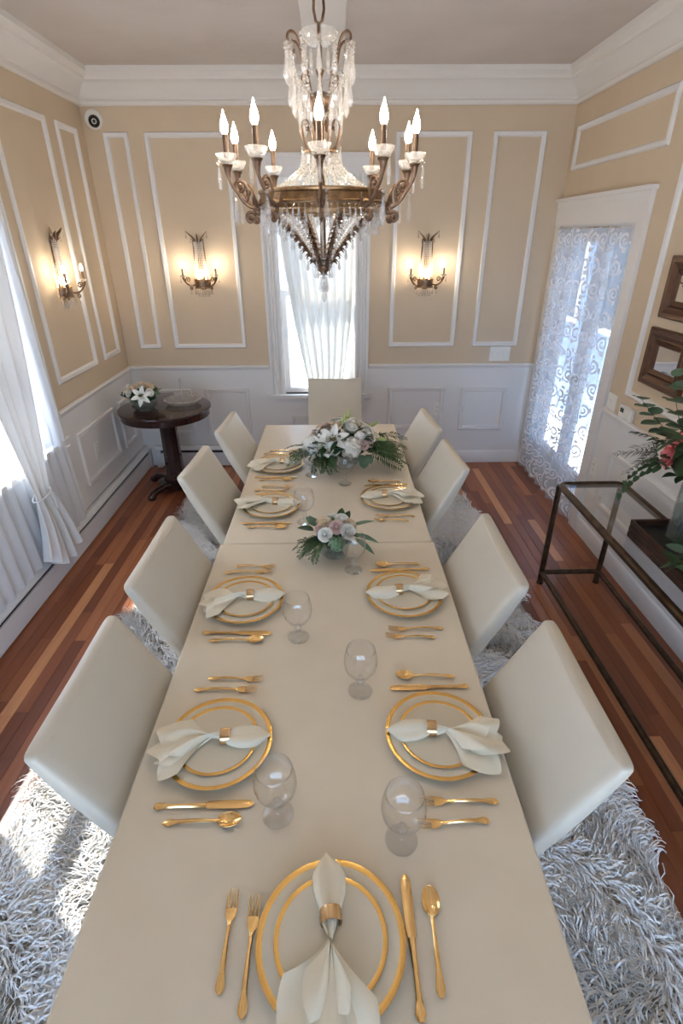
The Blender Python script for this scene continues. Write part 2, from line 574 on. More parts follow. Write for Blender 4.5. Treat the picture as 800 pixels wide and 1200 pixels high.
panels('back', [(-1.725, -1.54, 1.12, 2.70), (-1.42, -0.785, 1.12, 2.70), (0.485, 1.07, 1.12, 2.70), (1.232, 1.635, 1.12, 2.70)])
panels('back', [(-1.72, -1.33, 0.32, 0.755), (-1.21, -0.80, 0.32, 0.755), (0.495, 1.02, 0.355, 0.755), (1.18, 1.605, 0.34, 0.745), (-0.42, 0.14, 0.27, 0.50)], 0.008)
panels('left', [(3.555, 4.205, 1.12, 2.70), (4.36, 4.685, 1.12, 2.70)])
panels('left', [(3.60, 4.28, 0.345, 0.75), (4.40, 4.69, 0.345, 0.75)], 0.008)
panels('right', [(3.43, 4.74, 2.43, 2.71), (1.35, 3.235, 1.105, 2.71), (-0.6, 1.2, 1.105, 2.71)])
panels('right', [(1.6, 3.22, 0.33, 0.74), (-0.2, 1.45, 0.33, 0.74)], 0.008)

# floor: boards laid along the room; those that show are single boards
floor = MB().box(XL - WT, XR + WT, YF - WT, YB + WT, -0.12, -0.0155).build('floor', M_SUB, smooth=0)
tag(floor, kind='structure')
plank_me = MB()
b_ = 0.012
plank_me.add([(-.5, -.5, -1), (.5, -.5, -1), (.5, .5, -1), (-.5, .5, -1), (-.5, -.5, -.08), (.5, -.5, -.08), (.5, .5, -.08), (-.5, .5, -.08),
              (-.5 + b_, -.4995, 0), (.5 - b_, -.4995, 0), (.5 - b_, .4995, 0), (-.5 + b_, .4995, 0)],
             [(0, 3, 2, 1)] + [(i, (i + 1) % 4, 4 + (i + 1) % 4, 4 + i) for i in range(4)] + [(4 + i, 4 + (i + 1) % 4, 8 + (i + 1) % 4, 8 + i) for i in range(4)] + [(8, 9, 10, 11)])
plank_me = plank_me.mesh('plank', M_PLANK, smooth=0)
PW = 0.0650
rnd = random.Random(3)
hidden = MB()
n_pl = 0
x = XL
while x < XR - 0.005:
    w_ = min(PW, XR - x)
    y = YF - rnd.uniform(0, 0.9)
    while y < YB:
        L = rnd.choice((0.45, 0.6, 0.75, 0.9, 1.1, 1.3))
        ya, yb = max(y, YF), min(y + L, YB)
        y += L
        if yb - ya < 0.02: continue
        xc = x + w_ / 2
        show = (yb > 1.1 and xc < -1.18) or (yb > 0.75 and xc > 1.06) or yb > 3.95
        if show and n_pl < 300:
            inst(plank_me, 'plank', floor, (xc, (ya + yb) / 2, 0), scale=(w_ - 0.0007, yb - ya - 0.0008, 0.0155)); n_pl += 1
        else:
            hidden.box(x + 0.0004, x + w_ - 0.0004, ya + 0.0004, yb - 0.0004, -0.0155, 0)
    x += w_
tag(hidden.build('remaining_planks', M_PLANK, floor, smooth=0), kind='stuff')

ceil = MB().box(XL - WT, XR + WT, YF - WT, YB + WT, ZC, ZC + 0.12).build('ceiling', M_CEIL, smooth=0)
tag(ceil, kind='structure')
# crown moulding: (depth from the wall, height)
CR = [(0, 2.857), (0.022, 2.857), (0.03, 2.866), (0.03, 2.882), (0.018, 2.892), (0.018, 2.902), (0.028, 2.91), (0.042, 2.93), (0.06, 2.95), (0.085, 2.968),
      (0.1, 2.984), (0.118, 2.99), (0.122, 3.006), (0.138, 3.02), (0.15, 3.03), (0.153, 3.06), (0, 3.06)]
mb = MB()
vs, fs = [], []
n = len(CR)
for (cx, cy, sx, sy) in ((XL, YF, 1, 1), (XR, YF, -1, 1), (XR, YB, -1, -1), (XL, YB, 1, -1)):
    for d, z in CR: vs.append((cx + sx * d, cy + sy * d, z))
for k in range(4):
    k2 = (k + 1) % 4
    for i in range(n - 1):
        fs.append((k * n + i, k2 * n + i, k2 * n + i + 1, k * n + i + 1))
mb.add(vs, fs)
tag(mb.build('trim_1', M_CROWN, smooth=30), label='white stepped crown moulding round the ceiling', kind='structure')
mb = MB().box(-0.165, 0.085, YF + 0.15, YB - 0.15, ZC - 0.022, ZC + 0.01, bev=0.006)
tag(mb.build('trim_2', M_CROWN, smooth=30), label='flat white ceiling beam above the chandelier', kind='structure')


# windows: casing, sill, sashes, pane
def window(n, side, a, b, lo, hi, reeds=True):
    mp = SPAN[side][2]
    cw = 0.118
    root = MB()
    for (p, q) in ((a - cw, a), (b, b + cw)):              # side casings with reeds
        root.add(*box_uzd(p, q, lo - 0.01, hi, 0, 0.02), mp)
        root.add(*box_uzd(p, p + 0.02, lo - 0.01, hi, 0.02, 0.03), mp)
        root.add(*box_uzd(q - 0.02, q, lo - 0.01, hi, 0.02, 0.03), mp)
        if reeds:
            for k in range(3):
                c = p + 0.033 + k * 0.026
                root.add([(c - 0.009, lo, 0.02), (c + 0.009, lo, 0.02), (c, lo, 0.029), (c - 0.009, hi, 0.02), (c + 0.009, hi, 0.02), (c, hi, 0.029)],
                         [(0, 1, 2), (3, 5, 4), (0, 2, 5, 3), (1, 4, 5, 2)], mp)
    root.add(*box_uzd(a - cw, b + cw, hi, hi + 0.11, 0, 0.022), mp)
    root.add(*box_uzd(a - cw - 0.015, b + cw + 0.015, hi + 0.11, hi + 0.135, 0, 0.045), mp)
    # jamb lining
    root.add(*box_uzd(a, a + 0.012, lo, hi, -WT, 0.0), mp)
    root.add(*box_uzd(b - 0.012, b, lo, hi, -WT, 0.0), mp)
    root.add(*box_uzd(a, b, hi - 0.012, hi, -WT, 0.0), mp)
    r = root.build('window_%d' % n, M_WHITE, smooth=30)
    tag(r, kind='structure')
    s = MB()
    s.add(*box_uzd(a - cw - 0.03, b + cw + 0.03, lo - 0.035, lo, -WT, 0.06), mp)
    s.build('window_sill', M_WHITE, r, smooth=0)
    s = MB(); s.add(*box_uzd(a - cw, b + cw, lo - 0.13, lo - 0.035, 0.0, 0.024), mp)
    s.build('sill_apron', M_WHITE, r, smooth=0)
    mid = (lo + hi) / 2
    for (z0, z1, d) in ((lo, mid + 0.02, -0.085), (mid - 0.02, hi, -0.125)):
        s = MB(); s.frame(a + 0.012, b - 0.012, z0, z1, [(0, d), (0, d + 0.035), (0.042, d + 0.035), (0.05, d + 0.02), (0.05, d)], mp)
        f = s.build('sash', M_WHITE, r, smooth=0)
        s = MB(); s.add(*box_uzd(a + 0.06, b - 0.06, z0 + 0.045, z1 - 0.045, d + 0.012, d + 0.016), mp)
        s.build('window_pane', M_PANE, f, smooth=0)
    return r


window(1, 'left', WIN_L[0][0], WIN_L[0][1], *WIN_LZ)
window(2, 'back', WIN_B[0], WIN_B[1], *WIN_BZ)
window(3, 'front', WIN_F[0][0], WIN_F[0][1], *WIN_FZ)

# glazed door behind the lace
mb = MB()
for (p, q) in ((DOOR[0] - 0.12, DOOR[0]), (DOOR[1], YB)):
    mb.add(*box_uzd(p, q, 0, DOORZ, 0, 0.022), mapR)
mb.add(*box_uzd(DOOR[0] - 0.12, YB, DOORZ, DOORZ + 0.165, 0, 0.026), mapR)
mb.add(*box_uzd(DOOR[0] - 0.12, YB, DOORZ + 0.13, DOORZ + 0.165, 0.026, 0.032), mapR)
mb.add(*box_uzd(DOOR[0] - 0.135, YB, DOORZ + 0.165, DOORZ + 0.19, 0, 0.05), mapR)
mb.add(*box_uzd(DOOR[0], DOOR[0] + 0.015, 0, DOORZ, -WT, 0), mapR)
mb.add(*box_uzd(DOOR[1] - 0.015, DOOR[1], 0, DOORZ, -WT, 0), mapR)
mb.add(*box_uzd(DOOR[0], DOOR[1], DOORZ - 0.015, DOORZ, -WT, 0), mapR)
mb.add(*box_uzd(DOOR[0], DOOR[1], 0, 0.02, -WT, 0.0), mapR)
door = mb.build('door_1', M_WHITE, smooth=0)
tag(door, kind='structure')
mid = sum(DOOR) / 2
for (p, q) in ((DOOR[0] + 0.016, mid - 0.001), (mid + 0.001, DOOR[1] - 0.016)):
    mb = MB(); mb.frame(p, q, 0.022, DOORZ - 0.017, [(0, -0.12), (0, -0.08), (0.085, -0.08), (0.092, -0.09), (0.092, -0.12)], mapR)
    mb.add(*box_uzd(p + 0.09, q - 0.09, 0.1, 0.30, -0.115, -0.085), mapR)
    leaf = mb.build('door_leaf', M_WHITE, door, smooth=0)
    mb = MB(); mb.add(*box_uzd(p + 0.09, q - 0.09, 0.30, DOORZ - 0.105, -0.103, -0.098), mapR)
    mb.build('door_pane', M_PANE, leaf, smooth=0)
    mb = MB().ball((0, 0, 0), 0.027, n=12, k=8); h = mb.build('door_knob', M_BRASS, leaf)
    h.location = (XR + 0.055, (q - 0.045) if p < mid - 0.3 else (p + 0.045), 0.98)

# outdoors: pale ground and an added blue-grey house blocking sky beyond the lace door
g = MB().box(-14, 14, -14, 16, -0.6, -0.45).build('ground', M_SNOW, smooth=0)
tag(g, kind='structure')
nb = empty('sky_blocking_house', (XR + 1.7, 4.4, -0.45))  # added so bright sky does not show through the lace
for k in range(24):
    MB().box(0, 0.06, -2.6, 7.0, k * 0.14, k * 0.14 + 0.135).build('siding_board', M_SIDING, nb, smooth=0)
MB().box(0.06, 2.2, -2.6, 7.0, 0, 3.36).build('house_body', M_SIDING, nb, smooth=0)
MB().box(-0.2, 2.4, -2.9, 7.3, 3.36, 3.5).build('roof_slab', M_SLOT, nb, smooth=0)
for k, yy in enumerate((-1.0, 2.3, 3.6)):
    f = MB().box(-0.03, 0.0, yy, yy + 0.8, 1.3, 2.6).build('house_window', M_WHITE, nb, smooth=0)
    MB().box(-0.035, -0.029, yy + 0.07, yy + 0.73, 1.37, 2.53).build('dark_pane', M_BLACK, f, smooth=0)
pr = MB().box(XR + WT, XR + 1.52, 2.5, 9.5, 2.62, 2.72).build('sun_blocking_slab', M_WHITE, smooth=0)  # unseen slab added to keep sun and sky off the siding
tag(pr, 'white slab added outside above the glazed door to block sun', 'light blocker', kind='structure')
tag(nb, 'added blue-grey sided house blocking the sky beyond the lace-curtained door', 'added house')


# ------------------------------------------------------------------ rug
def make_rug():
    rx0, rx1, ry0, ry1 = -1.235, 1.12, -0.5, 4.02
    root = empty('shag_rug', (0, 0, 0))
    tag(root, 'white shaggy long-pile rug under the dining table', 'rug')
    MB().box(rx0, rx1, ry0, ry1, 0.0, 0.014).build('rug_backing', pm('rug_backing', srgb(190, 178, 160), 0.95), root, smooth=0)
    rg = np.random.default_rng(5)
    sp = 0.0175
    gx, gy = np.meshgrid(np.arange(rx0 + 0.01, rx1, sp), np.arange(ry0 + 0.01, ry1, sp))
    gx = gx.ravel() + rg.uniform(-.006, .006, gx.size); gy = gy.ravel() + rg.uniform(-.006, .006, gy.size)
    core = (np.abs(gx + 0.05) < 0.38) & (gy > 0.5) & (gy < 3.6)
    keep = ~core | (rg.random(gx.size) < 0.35)
    gx, gy = gx[keep], gy[keep]
    ang = 2.2 * np.sin(gx * 7.1 + 1.3 * np.sin(gy * 5.3)) + 2.4 * np.sin(gy * 8.3 + 2 * np.sin(gx * 6.1)) + rg.normal(0, .35, gx.size)
    S = 5
    gx, gy, ang = np.repeat(gx, S), np.repeat(gy, S), np.repeat(ang, S)
    N = gx.size
    gx += rg.uniform(-.007, .007, N); gy += rg.uniform(-.007, .007, N)
    ang += rg.normal(0, .3, N)
    L = rg.uniform(.05, .10, N); H = rg.uniform(.020, .050, N); W = rg.uniform(.0016, .0028, N)
    bend = rg.normal(0, .6, N); wave = rg.normal(0, .5, N)
    tone = np.clip(rg.normal(.95, .05, N), .7, 1.0)
    warm = rg.uniform(0, 1, N) < 0.2
    ts = np.array([0, .3, .55, .8, 1.0])
    hp = np.array([0.0, .75, 1.0, .92, .6])
    wp = np.array([.8, 1.0, 1.0, .85, .2])
    V = np.zeros((N, 10, 3))
    px, py = gx.copy(), gy.copy()
    prev = 0
    for k, t in enumerate(ts):
        a = ang + bend * t + wave * math.sin(t * 7)
        px = px + np.cos(a) * L * (t - prev); py = py + np.sin(a) * L * (t - prev); prev = t
        nx, ny = -np.sin(a), np.cos(a)
        z = .012 + H * hp[k]
        for s_, sg in ((0, -1), (1, 1)):
            V[:, k * 2 + s_, 0] = px + sg * nx * W * wp[k]
            V[:, k * 2 + s_, 1] = py + sg * ny * W * wp[k]
            V[:, k * 2 + s_, 2] = z + (sg * .0012)
    me = bpy.data.meshes.new('pile')
    base = (np.arange(N) * 10)[:, None]
    q = np.concatenate([base + np.array([[2 * k, 2 * k + 1, 2 * k + 3, 2 * k + 2]]) for k in range(4)], axis=1).reshape(-1, 4)
    me.vertices.add(N * 10); me.vertices.foreach_set('co', V.reshape(-1))
    nq = q.shape[0]
    me.loops.add(nq * 4); me.loops.foreach_set('vertex_index', q.reshape(-1).astype(np.int32))
    me.polygons.add(nq)
    me.polygons.foreach_set('loop_start', np.arange(0, nq * 4, 4, dtype=np.int32))
    me.polygons.foreach_set('use_smooth', np.ones(nq, dtype=bool))
    ca = me.color_attributes.new('yarn', 'FLOAT_COLOR', 'POINT')
    c = np.ones((N, 10, 4))
    c[:, :, 0] = tone[:, None]; c[:, :, 1] = (tone * np.where(warm, .93, .985))[:, None]; c[:, :, 2] = (tone * np.where(warm, .82, .97))[:, None]
    ca.data.foreach_set('color', c.reshape(-1))
    me.update(calc_edges=True); me.validate()
    m = pm('shag_yarn', (0.8, 0.8, 0.8, 1), 0.7, sheen=0.2)
    nt = m.node_tree
    at = nt.nodes.new('ShaderNodeAttribute'); at.attribute_name = 'yarn'
    nt.links.new(at.outputs['Color'], nt.nodes['Principled BSDF'].inputs['Base Color'])
    me.materials.append(m)
    tag(inst(me, 'pile', root), kind='stuff')


make_rug()

# ------------------------------------------------------------------ baseboard heaters
def heater(name, label, mp, a, b):
    root = empty(name, mp((a + b) / 2, 0, 0))
    inv = Matrix.Translation(-Vector(root.location))
    def p(nm, prof, mat, a_=a, b_=b):
        mb = MB(); n_ = len(prof)
        mb.add([(u, z, d) for u in (a_, b_) for z, d in prof],
               [(i, (i + 1) % n_, n_ + (i + 1) % n_, n_ + i) for i in range(n_)] + [tuple(range(n_)), tuple(range(2 * n_ - 1, n_ - 1, -1))], mp)
        mb.v = [tuple(inv @ Vector(v)) for v in mb.v]
        mb.build(nm, mat, root, smooth=30)
    p('front_cover', [(0.012, 0.05), (0.012, 0.062), (0.145, 0.062), (0.145, 0.05)], M_HEAT)
    p('back_plate', [(0.0, 0.009), (0.0, 0.016), (0.205, 0.016), (0.205, 0.009)], M_HEAT)
    p('top_hood', [(0.205, 0.009), (0.205, 0.04), (0.182, 0.066), (0.172, 0.066), (0.172, 0.060), (0.190, 0.036), (0.190, 0.009)], M_HEAT)
    p('air_slot', [(0.02, 0.017), (0.02, 0.046), (0.168, 0.046), (0.168, 0.017)], M_SLOT)
    for e in (a, b - 0.05):
        p('end_cap', [(0.0, 0.009), (0.0, 0.068), (0.172, 0.070), (0.185, 0.068), (0.21, 0.042), (0.21, 0.009)], M_HEAT, e, e + 0.05)
    tag(root, label, 'heater')


heater('baseboard_heater', 'long white baseboard heater under the tied-back curtain', mapL, -1.5, YB - 0.012)
heater('baseboard_heater', 'short white baseboard heater behind the round pedestal table', mapB, XL + 0.12, -0.45)

# ------------------------------------------------------------------ dining tables and cloths
def dining_table(x0, x1, y0, y1, label, clabel):
    cx, cy = (x0 + x1) / 2, (y0 + y1) / 2
    root = empty('dining_table', (cx, cy, 0))
    tag(root, label, 'table', 'two dining tables pushed end to end')
    hx, hy = (x1 - x0) / 2 - 0.006, (y1 - y0) / 2 - 0.006
    MB().box(-hx, hx, -hy, hy, 0.715, 0.7455, bev=0.004).build('tabletop', M_DARKLEG, root)
    MB().frame(-hx + 0.05, hx - 0.05, -hy + 0.05, hy - 0.05, [(0, 0.63), (0, 0.715), (0.02, 0.715), (0.02, 0.63)], lambda u, v, d: (u, v, d)).build('apron', M_DARKLEG, root, smooth=0)
    for sx in (-1, 1):
        for sy in (-1, 1):
            px, py = sx * (hx - 0.085), sy * (hy - 0.042)
            MB().box(px - 0.035, px + 0.035, py - 0.035, py + 0.035, 0.014, 0.715, bev=0.004).build('leg', M_DARKLEG, root)
    # cloth, tight over the top with a short drop
    mb = MB()
    rr, drop = 0.008, 0.055
    HX, HY = (x1 - x0) / 2, (y1 - y0) / 2
    ring = []
    nx, ny = 24, 44
    per = [(-HX + 2 * HX * i / nx, -HY, 0, -1) for i in range(nx)] + [(HX, -HY + 2 * HY * i / ny, 1, 0) for i in range(ny)] + \
          [(HX - 2 * HX * i / nx, HY, 0, 1) for i in range(nx)] + [(-HX, HY - 2 * HY * i / ny, -1, 0) for i in range(ny)]
    levels = [(rr, 0.0), (rr * .3, -rr * .3), (0, -rr), (0, -0.02), (0, -0.04), (0, -drop)]
    vs, fs = [], []
    for (ins, dz) in levels:
        for i, (px, py, nx_, ny_) in enumerate(per):
            sxx = 1 - ins / HX; syy = 1 - ins / HY
            wv = 0.0015 * math.sin(i * 1.3) * min(1, -dz / drop * 1.2) if dz < -0.02 else 0
            vs.append((px * sxx + nx_ * wv, py * syy + ny_ * wv, 0.75 + dz))
    P = len(per)
    for k in range(len(levels) - 1):
        for i in range(P):
            j = (i + 1) % P
            fs.append((k * P + i, k * P + j, (k + 1) * P + j, (k + 1) * P + i))
    mb.add(vs, fs)
    def top(u, v):
        X, Y = (-HX + rr) + u * 2 * (HX - rr), (-HY + rr) + v * 2 * (HY - rr)
        e = min(1, 8 * min(u, 1 - u)) * min(1, 8 * min(v, 1 - v))
        c = 0.0011 * math.exp(-((X - 0.0) / 0.008) ** 2) * e          # pressed fold line
        return (X, Y, 0.75 + c + e * 0.0006 * (math.sin(X * 9 + Y * 4) + math.sin(Y * 7 - X * 5)))
    mb.grid(top, 81, 60)
    me = mb.mesh('tablecloth', M_CLOTH, smooth=60)
    c = inst(me, 'tablecloth', None, (cx, cy, 0))
    tag(c, clabel, 'tablecloth', 'champagne tablecloths')


dining_table(-0.536, 0.452, 0.318, 2.066, 'cloth-covered dining table carrying five place settings and the head setting', 'champagne cloth under the small rose centrepiece and the head place setting')
dining_table(-0.524, 0.443, 2.070, 3.783, 'cloth-covered dining table below the lily centrepiece, by the window chair', 'champagne cloth under the large lily centrepiece')


# ------------------------------------------------------------------ chairs
def chair_proto():
    root = empty('parsons_chair')
    W = 0.25
    prof = [(0.262, 0.36, .070), (0.250, 0.46, .076), (0.222, 0.53, .078), (0.185, 0.61, .077), (0.143, 0.68, .074), (0.100, 0.755, .069),
            (0.064, 0.82, .062), (0.036, 0.872, .054), (0.016, 0.907, .048), (0.006, 0.925, .042)]
    mb = MB()
    n = 28
    vs, fs = [], []
    def sect(x, z, th, k, shrink=0.0):
        out = []
        for i in range(n):
            a = 2 * PI * i / n
            ca, sa = math.cos(a), math.sin(a)
            e = 0.17
            yy = math.copysign(abs(ca) ** e, ca) * (W - shrink)
            dd = math.copysign(abs(sa) ** 0.42, sa) * (th / 2 - shrink * .4)
            puff = 0.007 * (1 - (yy / W) ** 2) * (1 if sa > 0 else 0.5)
            crest = -0.010 * (1 - (yy / W) ** 2) * (k / (len(prof) - 1)) ** 3
            out.append((x - th / 2 + dd + (puff if sa > 0 else -puff), yy, z + crest))
        return out
    for k, (x, z, th) in enumerate(prof):
        vs += sect(x, z, th, k)
    x, z, th = prof[-1]
    vs += sect(x - 0.0015, z + 0.007, th, len(prof) - 1, 0.004)
    vs += sect(x - 0.002, z + 0.010, th, len(prof) - 1, 0.012)
    m = len(prof) + 2
    for k in range(m - 1):
        for i in range(n):
            j = (i + 1) % n
            fs.append((k * n + i, k * n + j, (k + 1) * n + j, (k + 1) * n + i))
    fs += [tuple(range(n - 1, -1, -1)), tuple((m - 1) * n + i for i in range(n))]
    mb.add(vs, fs)
    mb.build('backrest', M_CREAM, root, smooth=60)
    # seat cushion: superellipse loft
    mb = MB()
    vs, fs = [], []
    lv = [(0.355, 0.0), (0.36, 0.004), (0.45, 0.004), (0.468, 0.0), (0.478, -0.012), (0.483, -0.04), (0.486, -0.12)]
    cx, hx, hy = 0.415, 0.185, 0.240
    for z, g_ in lv:
        for i in range(32):
            a = 2 * PI * i / 32
            ca, sa = math.cos(a), math.sin(a)
            vs.append((cx + math.copysign(abs(ca) ** .25, ca) * (hx + g_), math.copysign(abs(sa) ** .25, sa) * (hy + g_), z))
    for k in range(len(lv) - 1):
        for i in range(32):
            j = (i + 1) % 32
            fs.append((k * 32 + i, k * 32 + j, (k + 1) * 32 + j, (k + 1) * 32 + i))
    fs += [tuple(range(31, -1, -1)), tuple((len(lv) - 1) * 32 + i for i in range(32))]
    mb.add(vs, fs)
    mb.build('seat', M_CREAM, root, smooth=60)
    for (px, dx) in ((0.255, -0.04), (0.57, 0.0)):
        for s in (-1, 1):
            py = s * 0.205
            mb = MB()
            vs = []
            for z, h, o in ((0.0, .014, dx), (0.37, .021, 0)):
                vs += [(px + o - h, py - h, z), (px + o + h, py - h, z), (px + o + h, py + h, z), (px + o - h, py + h, z)]
            mb.add(vs, [(3, 2, 1, 0), (4, 5, 6, 7)] + [(i, (i + 1) % 4, 4 + (i + 1) % 4, 4 + i) for i in range(4)])
            mb.build('leg', M_DARKLEG, root, smooth=0)
    return root


ORD = ['fourth', 'third', 'second', 'first']        # counted from the chair under the window
SIDE = {'L': 'pedestal table side', 'R': 'console table side'}
chairs = [('L', 0, -0.692, 1.060, 0), ('L', 1, -0.692, 1.722, -1), ('L', 2, -0.738, 2.600, -4), ('L', 3, -0.690, 3.260, -4),
          ('R', 0, 0.632, 1.010, 179), ('R', 1, 0.620, 1.705, 180), ('R', 2, 0.635, 2.670, 184), ('R', 3, 0.607, 3.285, 184)]
proto = chair_proto()
for i, (sd, k, x, y, a) in enumerate(chairs):
    o = proto if i == 0 else copy_tree(proto)
    o.location = (x, y, 0.014)
    o.rotation_euler = (0, 0, math.radians(a))
    o.scale = (1, (1.04, 1.05, .93, .90, 1.04, 1.08, .93, .98)[i], 1)
    tag(o, 'cream leather dining chair, %s from the window chair, %s' % (ORD[k], SIDE[sd]), 'chair', 'cream leather dining chairs')
o = copy_tree(proto)
o.location = (0.0, 4.43, 0.0)
o.rotation_euler = (0, 0, -PI / 2)
o.scale = (1, .91, 1)
tag(o, 'cream leather dining chair at the table head under the window', 'chair', 'cream leather dining chairs')


# ------------------------------------------------------------------ tableware meshes
TZ = 0.7515


def plate_mesh(R, name):
    mb = MB()
    s = R / 0.149
    # white body then gold rim band as second material
    prof = [(0.0, 0.0035), (0.088 * s, 0.0035), (0.098 * s, 0.006), (0.104 * s, 0.010), (0.134 * s, 0.0155)]
    mb.lathe(prof[1:], 56, mi=0)
    mb.f.pop(); mb.m.pop(); mb.f.pop(); mb.m.pop()
    mb.lathe([(0.134 * s, 0.0155), (0.147 * s, 0.0182), (0.149 * s, 0.0175), (0.147 * s, 0.0160)], 56, mi=1)
    mb.f.pop(); mb.m.pop(); mb.f.pop(); mb.m.pop()
    mb.lathe([(0.147 * s, 0.0160), (0.112 * s, 0.009), (0.098 * s, 0.002), (0.086 * s, 0.0), (0.082 * s, 0.0)], 56, mi=0)
    mb.f.pop(); mb.m.pop()
    mb.lathe([(0.0, 0.0036), (0.05 * s, 0.0036), (0.088 * s, 0.0035)], 56, mi=0)
    mb.f.pop(); mb.m.pop()
    return mb.mesh(name, [M_CHINA, M_GOLDRIM], smooth=50)


PLATE_BIG = plate_mesh(0.149, 'dinner_plate')
PLATE_SMALL = plate_mesh(0.113, 'salad_plate')


def handle_strip(mb, L0, L1, flare=True):
    """flat decorative handle along +x from L0 (end) to L1 (neck)"""
    n = 16
    st = []
    for i in range(n + 1):
        t = i / n
        w = 0.0036 + 0.0052 * math.exp(-((t - 0.10) / 0.13) ** 2) + 0.0016 * math.exp(-((t - 0.45) / 0.25) ** 2)
        if t < 0.04: w *= 0.45 + t * 13
        w += 0.0010 * math.exp(-((t - 0.93) / 0.05) ** 2)
        z = 0.0028 + 0.0062 * math.sin(PI * min(1, t * 0.9)) ** 1.2
        st.append((L0 + (L1 - L0) * t, w, z, 0.0019 + 0.0006 * math.sin(t * 3)))
    strip(mb, st)


def strip(mb, st):
    vs, fs = [], []
    for (x, w, z, th) in st:
        vs += [(x, -w, z), (x, -w * .55, z + th), (x, w * .55, z + th), (x, w, z), (x, w * .55, z - th * .6), (x, -w * .55, z - th * .6)]
    for k in range(len(st) - 1):
        for i in range(6):
            j = (i + 1) % 6
            fs.append((k * 6 + i, k * 6 + j, k * 6 + 6 + j, k * 6 + 6 + i))
    e = (len(st) - 1) * 6
    fs += [(5, 4, 3, 2, 1, 0), tuple(e + i for i in range(6))]
    mb.add(vs, fs)


def fork_mesh(L):
    mb = MB()
    hx = L * 0.64
    handle_strip(mb, 0, hx)
    strip(mb, [(hx - .002, .0034, .0065, .0016), (hx + L * .035, .0055, .0052, .0013), (hx + L * .075, .0108, .0042, .0011), (hx + L * .14, .0122, .0040, .0010), (hx + L * .17, .0122, .0044, .0010)])
    for k in range(4):
        y = -0.0105 + 0.007 * k
        a = hx + L * .165
        b = L
        pts = [(a, y, .0044), (a + (b - a) * .4, y, .0058), (a + (b - a) * .75, y, .0086), (b, y * .97, .0122)]
        mb.tube(pts, [.0018, .0017, .0015, .0007], 6, flat=.65)
    return mb.mesh('fork', M_GOLD, smooth=40)


def spoon_mesh(L):
    mb = MB()
    hx = L * 0.70
    handle_strip(mb, 0, hx)
    strip(mb, [(hx - .003, .0034, .0062, .0016), (hx + L * .03, .0038, .005, .0015), (hx + L * .05, .0055, .005, .001)])
    a, b = L * .150, 0.0175
    cx = L - a
    def up(u, v, o=0.0):
        r, t = u, v * 2 * PI
        egg = 1 + .12 * math.cos(t)
        return (cx + a * r * math.cos(t), b * r * math.sin(t) * (1.06 - .12 * math.cos(t)), 0.0085 - 0.0075 * (1 - r * r) + .0015 * r * math.cos(t) + o)
    mb.grid(lambda u, v: up(u, v), 7, 24, cv=True)
    mb.grid(lambda u, v: up(u, v, -0.0011), 7, 24, cv=True)
    rim = [up(1, k / 24, -.0005) for k in range(24)]
    mb.tube(rim, .0011, 6, closed=True)
    return mb.mesh('spoon', M_GOLD, smooth=60, recalc=True)


def knife_mesh(L):
    mb = MB()
    n = 12
    st = []
    for i in range(n + 1):
        t = i / n
        w = .0068 + .0042 * math.exp(-((t - .06) / .1) ** 2) - .0015 * math.exp(-((t - .5) / .25) ** 2) + .0012 * math.exp(-((t - .97) / .05) ** 2)
        if t < .05: w *= .6 + 8 * t
        st.append((L * .52 * t, w, .0040, .0034))
    strip(mb, st)
    st = []
    for t, w in ((0, .006), (.05, .0098), (.4, .0108), (.75, .0112), (.9, .0098), (.97, .006), (1, .002)):
        st.append((L * .515 + L * .485 * t, w, .0034, .0012))
    strip(mb, st)
    return mb.mesh('knife', M_GOLD, smooth=40)


FORK, SFORK, KNIFE, SPOON = fork_mesh(.198), fork_mesh(.175), knife_mesh(.246), spoon_mesh(.188)


def goblet_meshes():
    mb = MB()
    out = [(0.006, 0.062), (0.020, 0.066), (0.036, 0.078), (0.0475, 0.098), (0.051, 0.118), (0.0495, 0.140), (0.0455, 0.160), (0.0425, 0.171)]
    inn = [(r - 0.0014, z + (0.003 if i < 3 else 0)) for i, (r, z) in enumerate(out)][::-1]
    mb.lathe(out + [(0.0420, 0.1718)] + inn[:-1] + [(0.0, 0.0665)], 40)
    bowl = mb.mesh('bowl', M_GLASS, smooth=70)
    mb = MB()
    mb.lathe([(0.006, 0.063), (0.0062, 0.056), (0.012, 0.050), (0.0145, 0.044), (0.0115, 0.037), (0.0075, 0.031), (0.0068, 0.024), (0.011, 0.015), (0.024, 0.008), (0.036, 0.0045), (0.0385, 0.002), (0.0375, 0.0), (0.0, 0.0)], 32)
    stem = mb.mesh('stem', M_GLASSB2, smooth=70)
    return bowl, stem


M_GLASSB2 = thin_glass('stem_glass', (0.988, 0.99, 0.992, 1), 1.5, 0.02, 0.02)
GOB_BOWL, GOB_STEM = goblet_meshes()


def ring_mesh():
    mb = MB()
    mb.lathe([(0.0195, -0.0125), (0.0215, -0.0135), (0.0225, -0.010), (0.0218, -0.006), (0.0232, 0.0), (0.0218, 0.006), (0.0225, 0.010), (0.0215, 0.0135), (0.0195, 0.0125)], 28, TR(ry=PI / 2), close=True)
    return mb.mesh('napkin_ring', M_RING, smooth=60)


RING = ring_mesh()


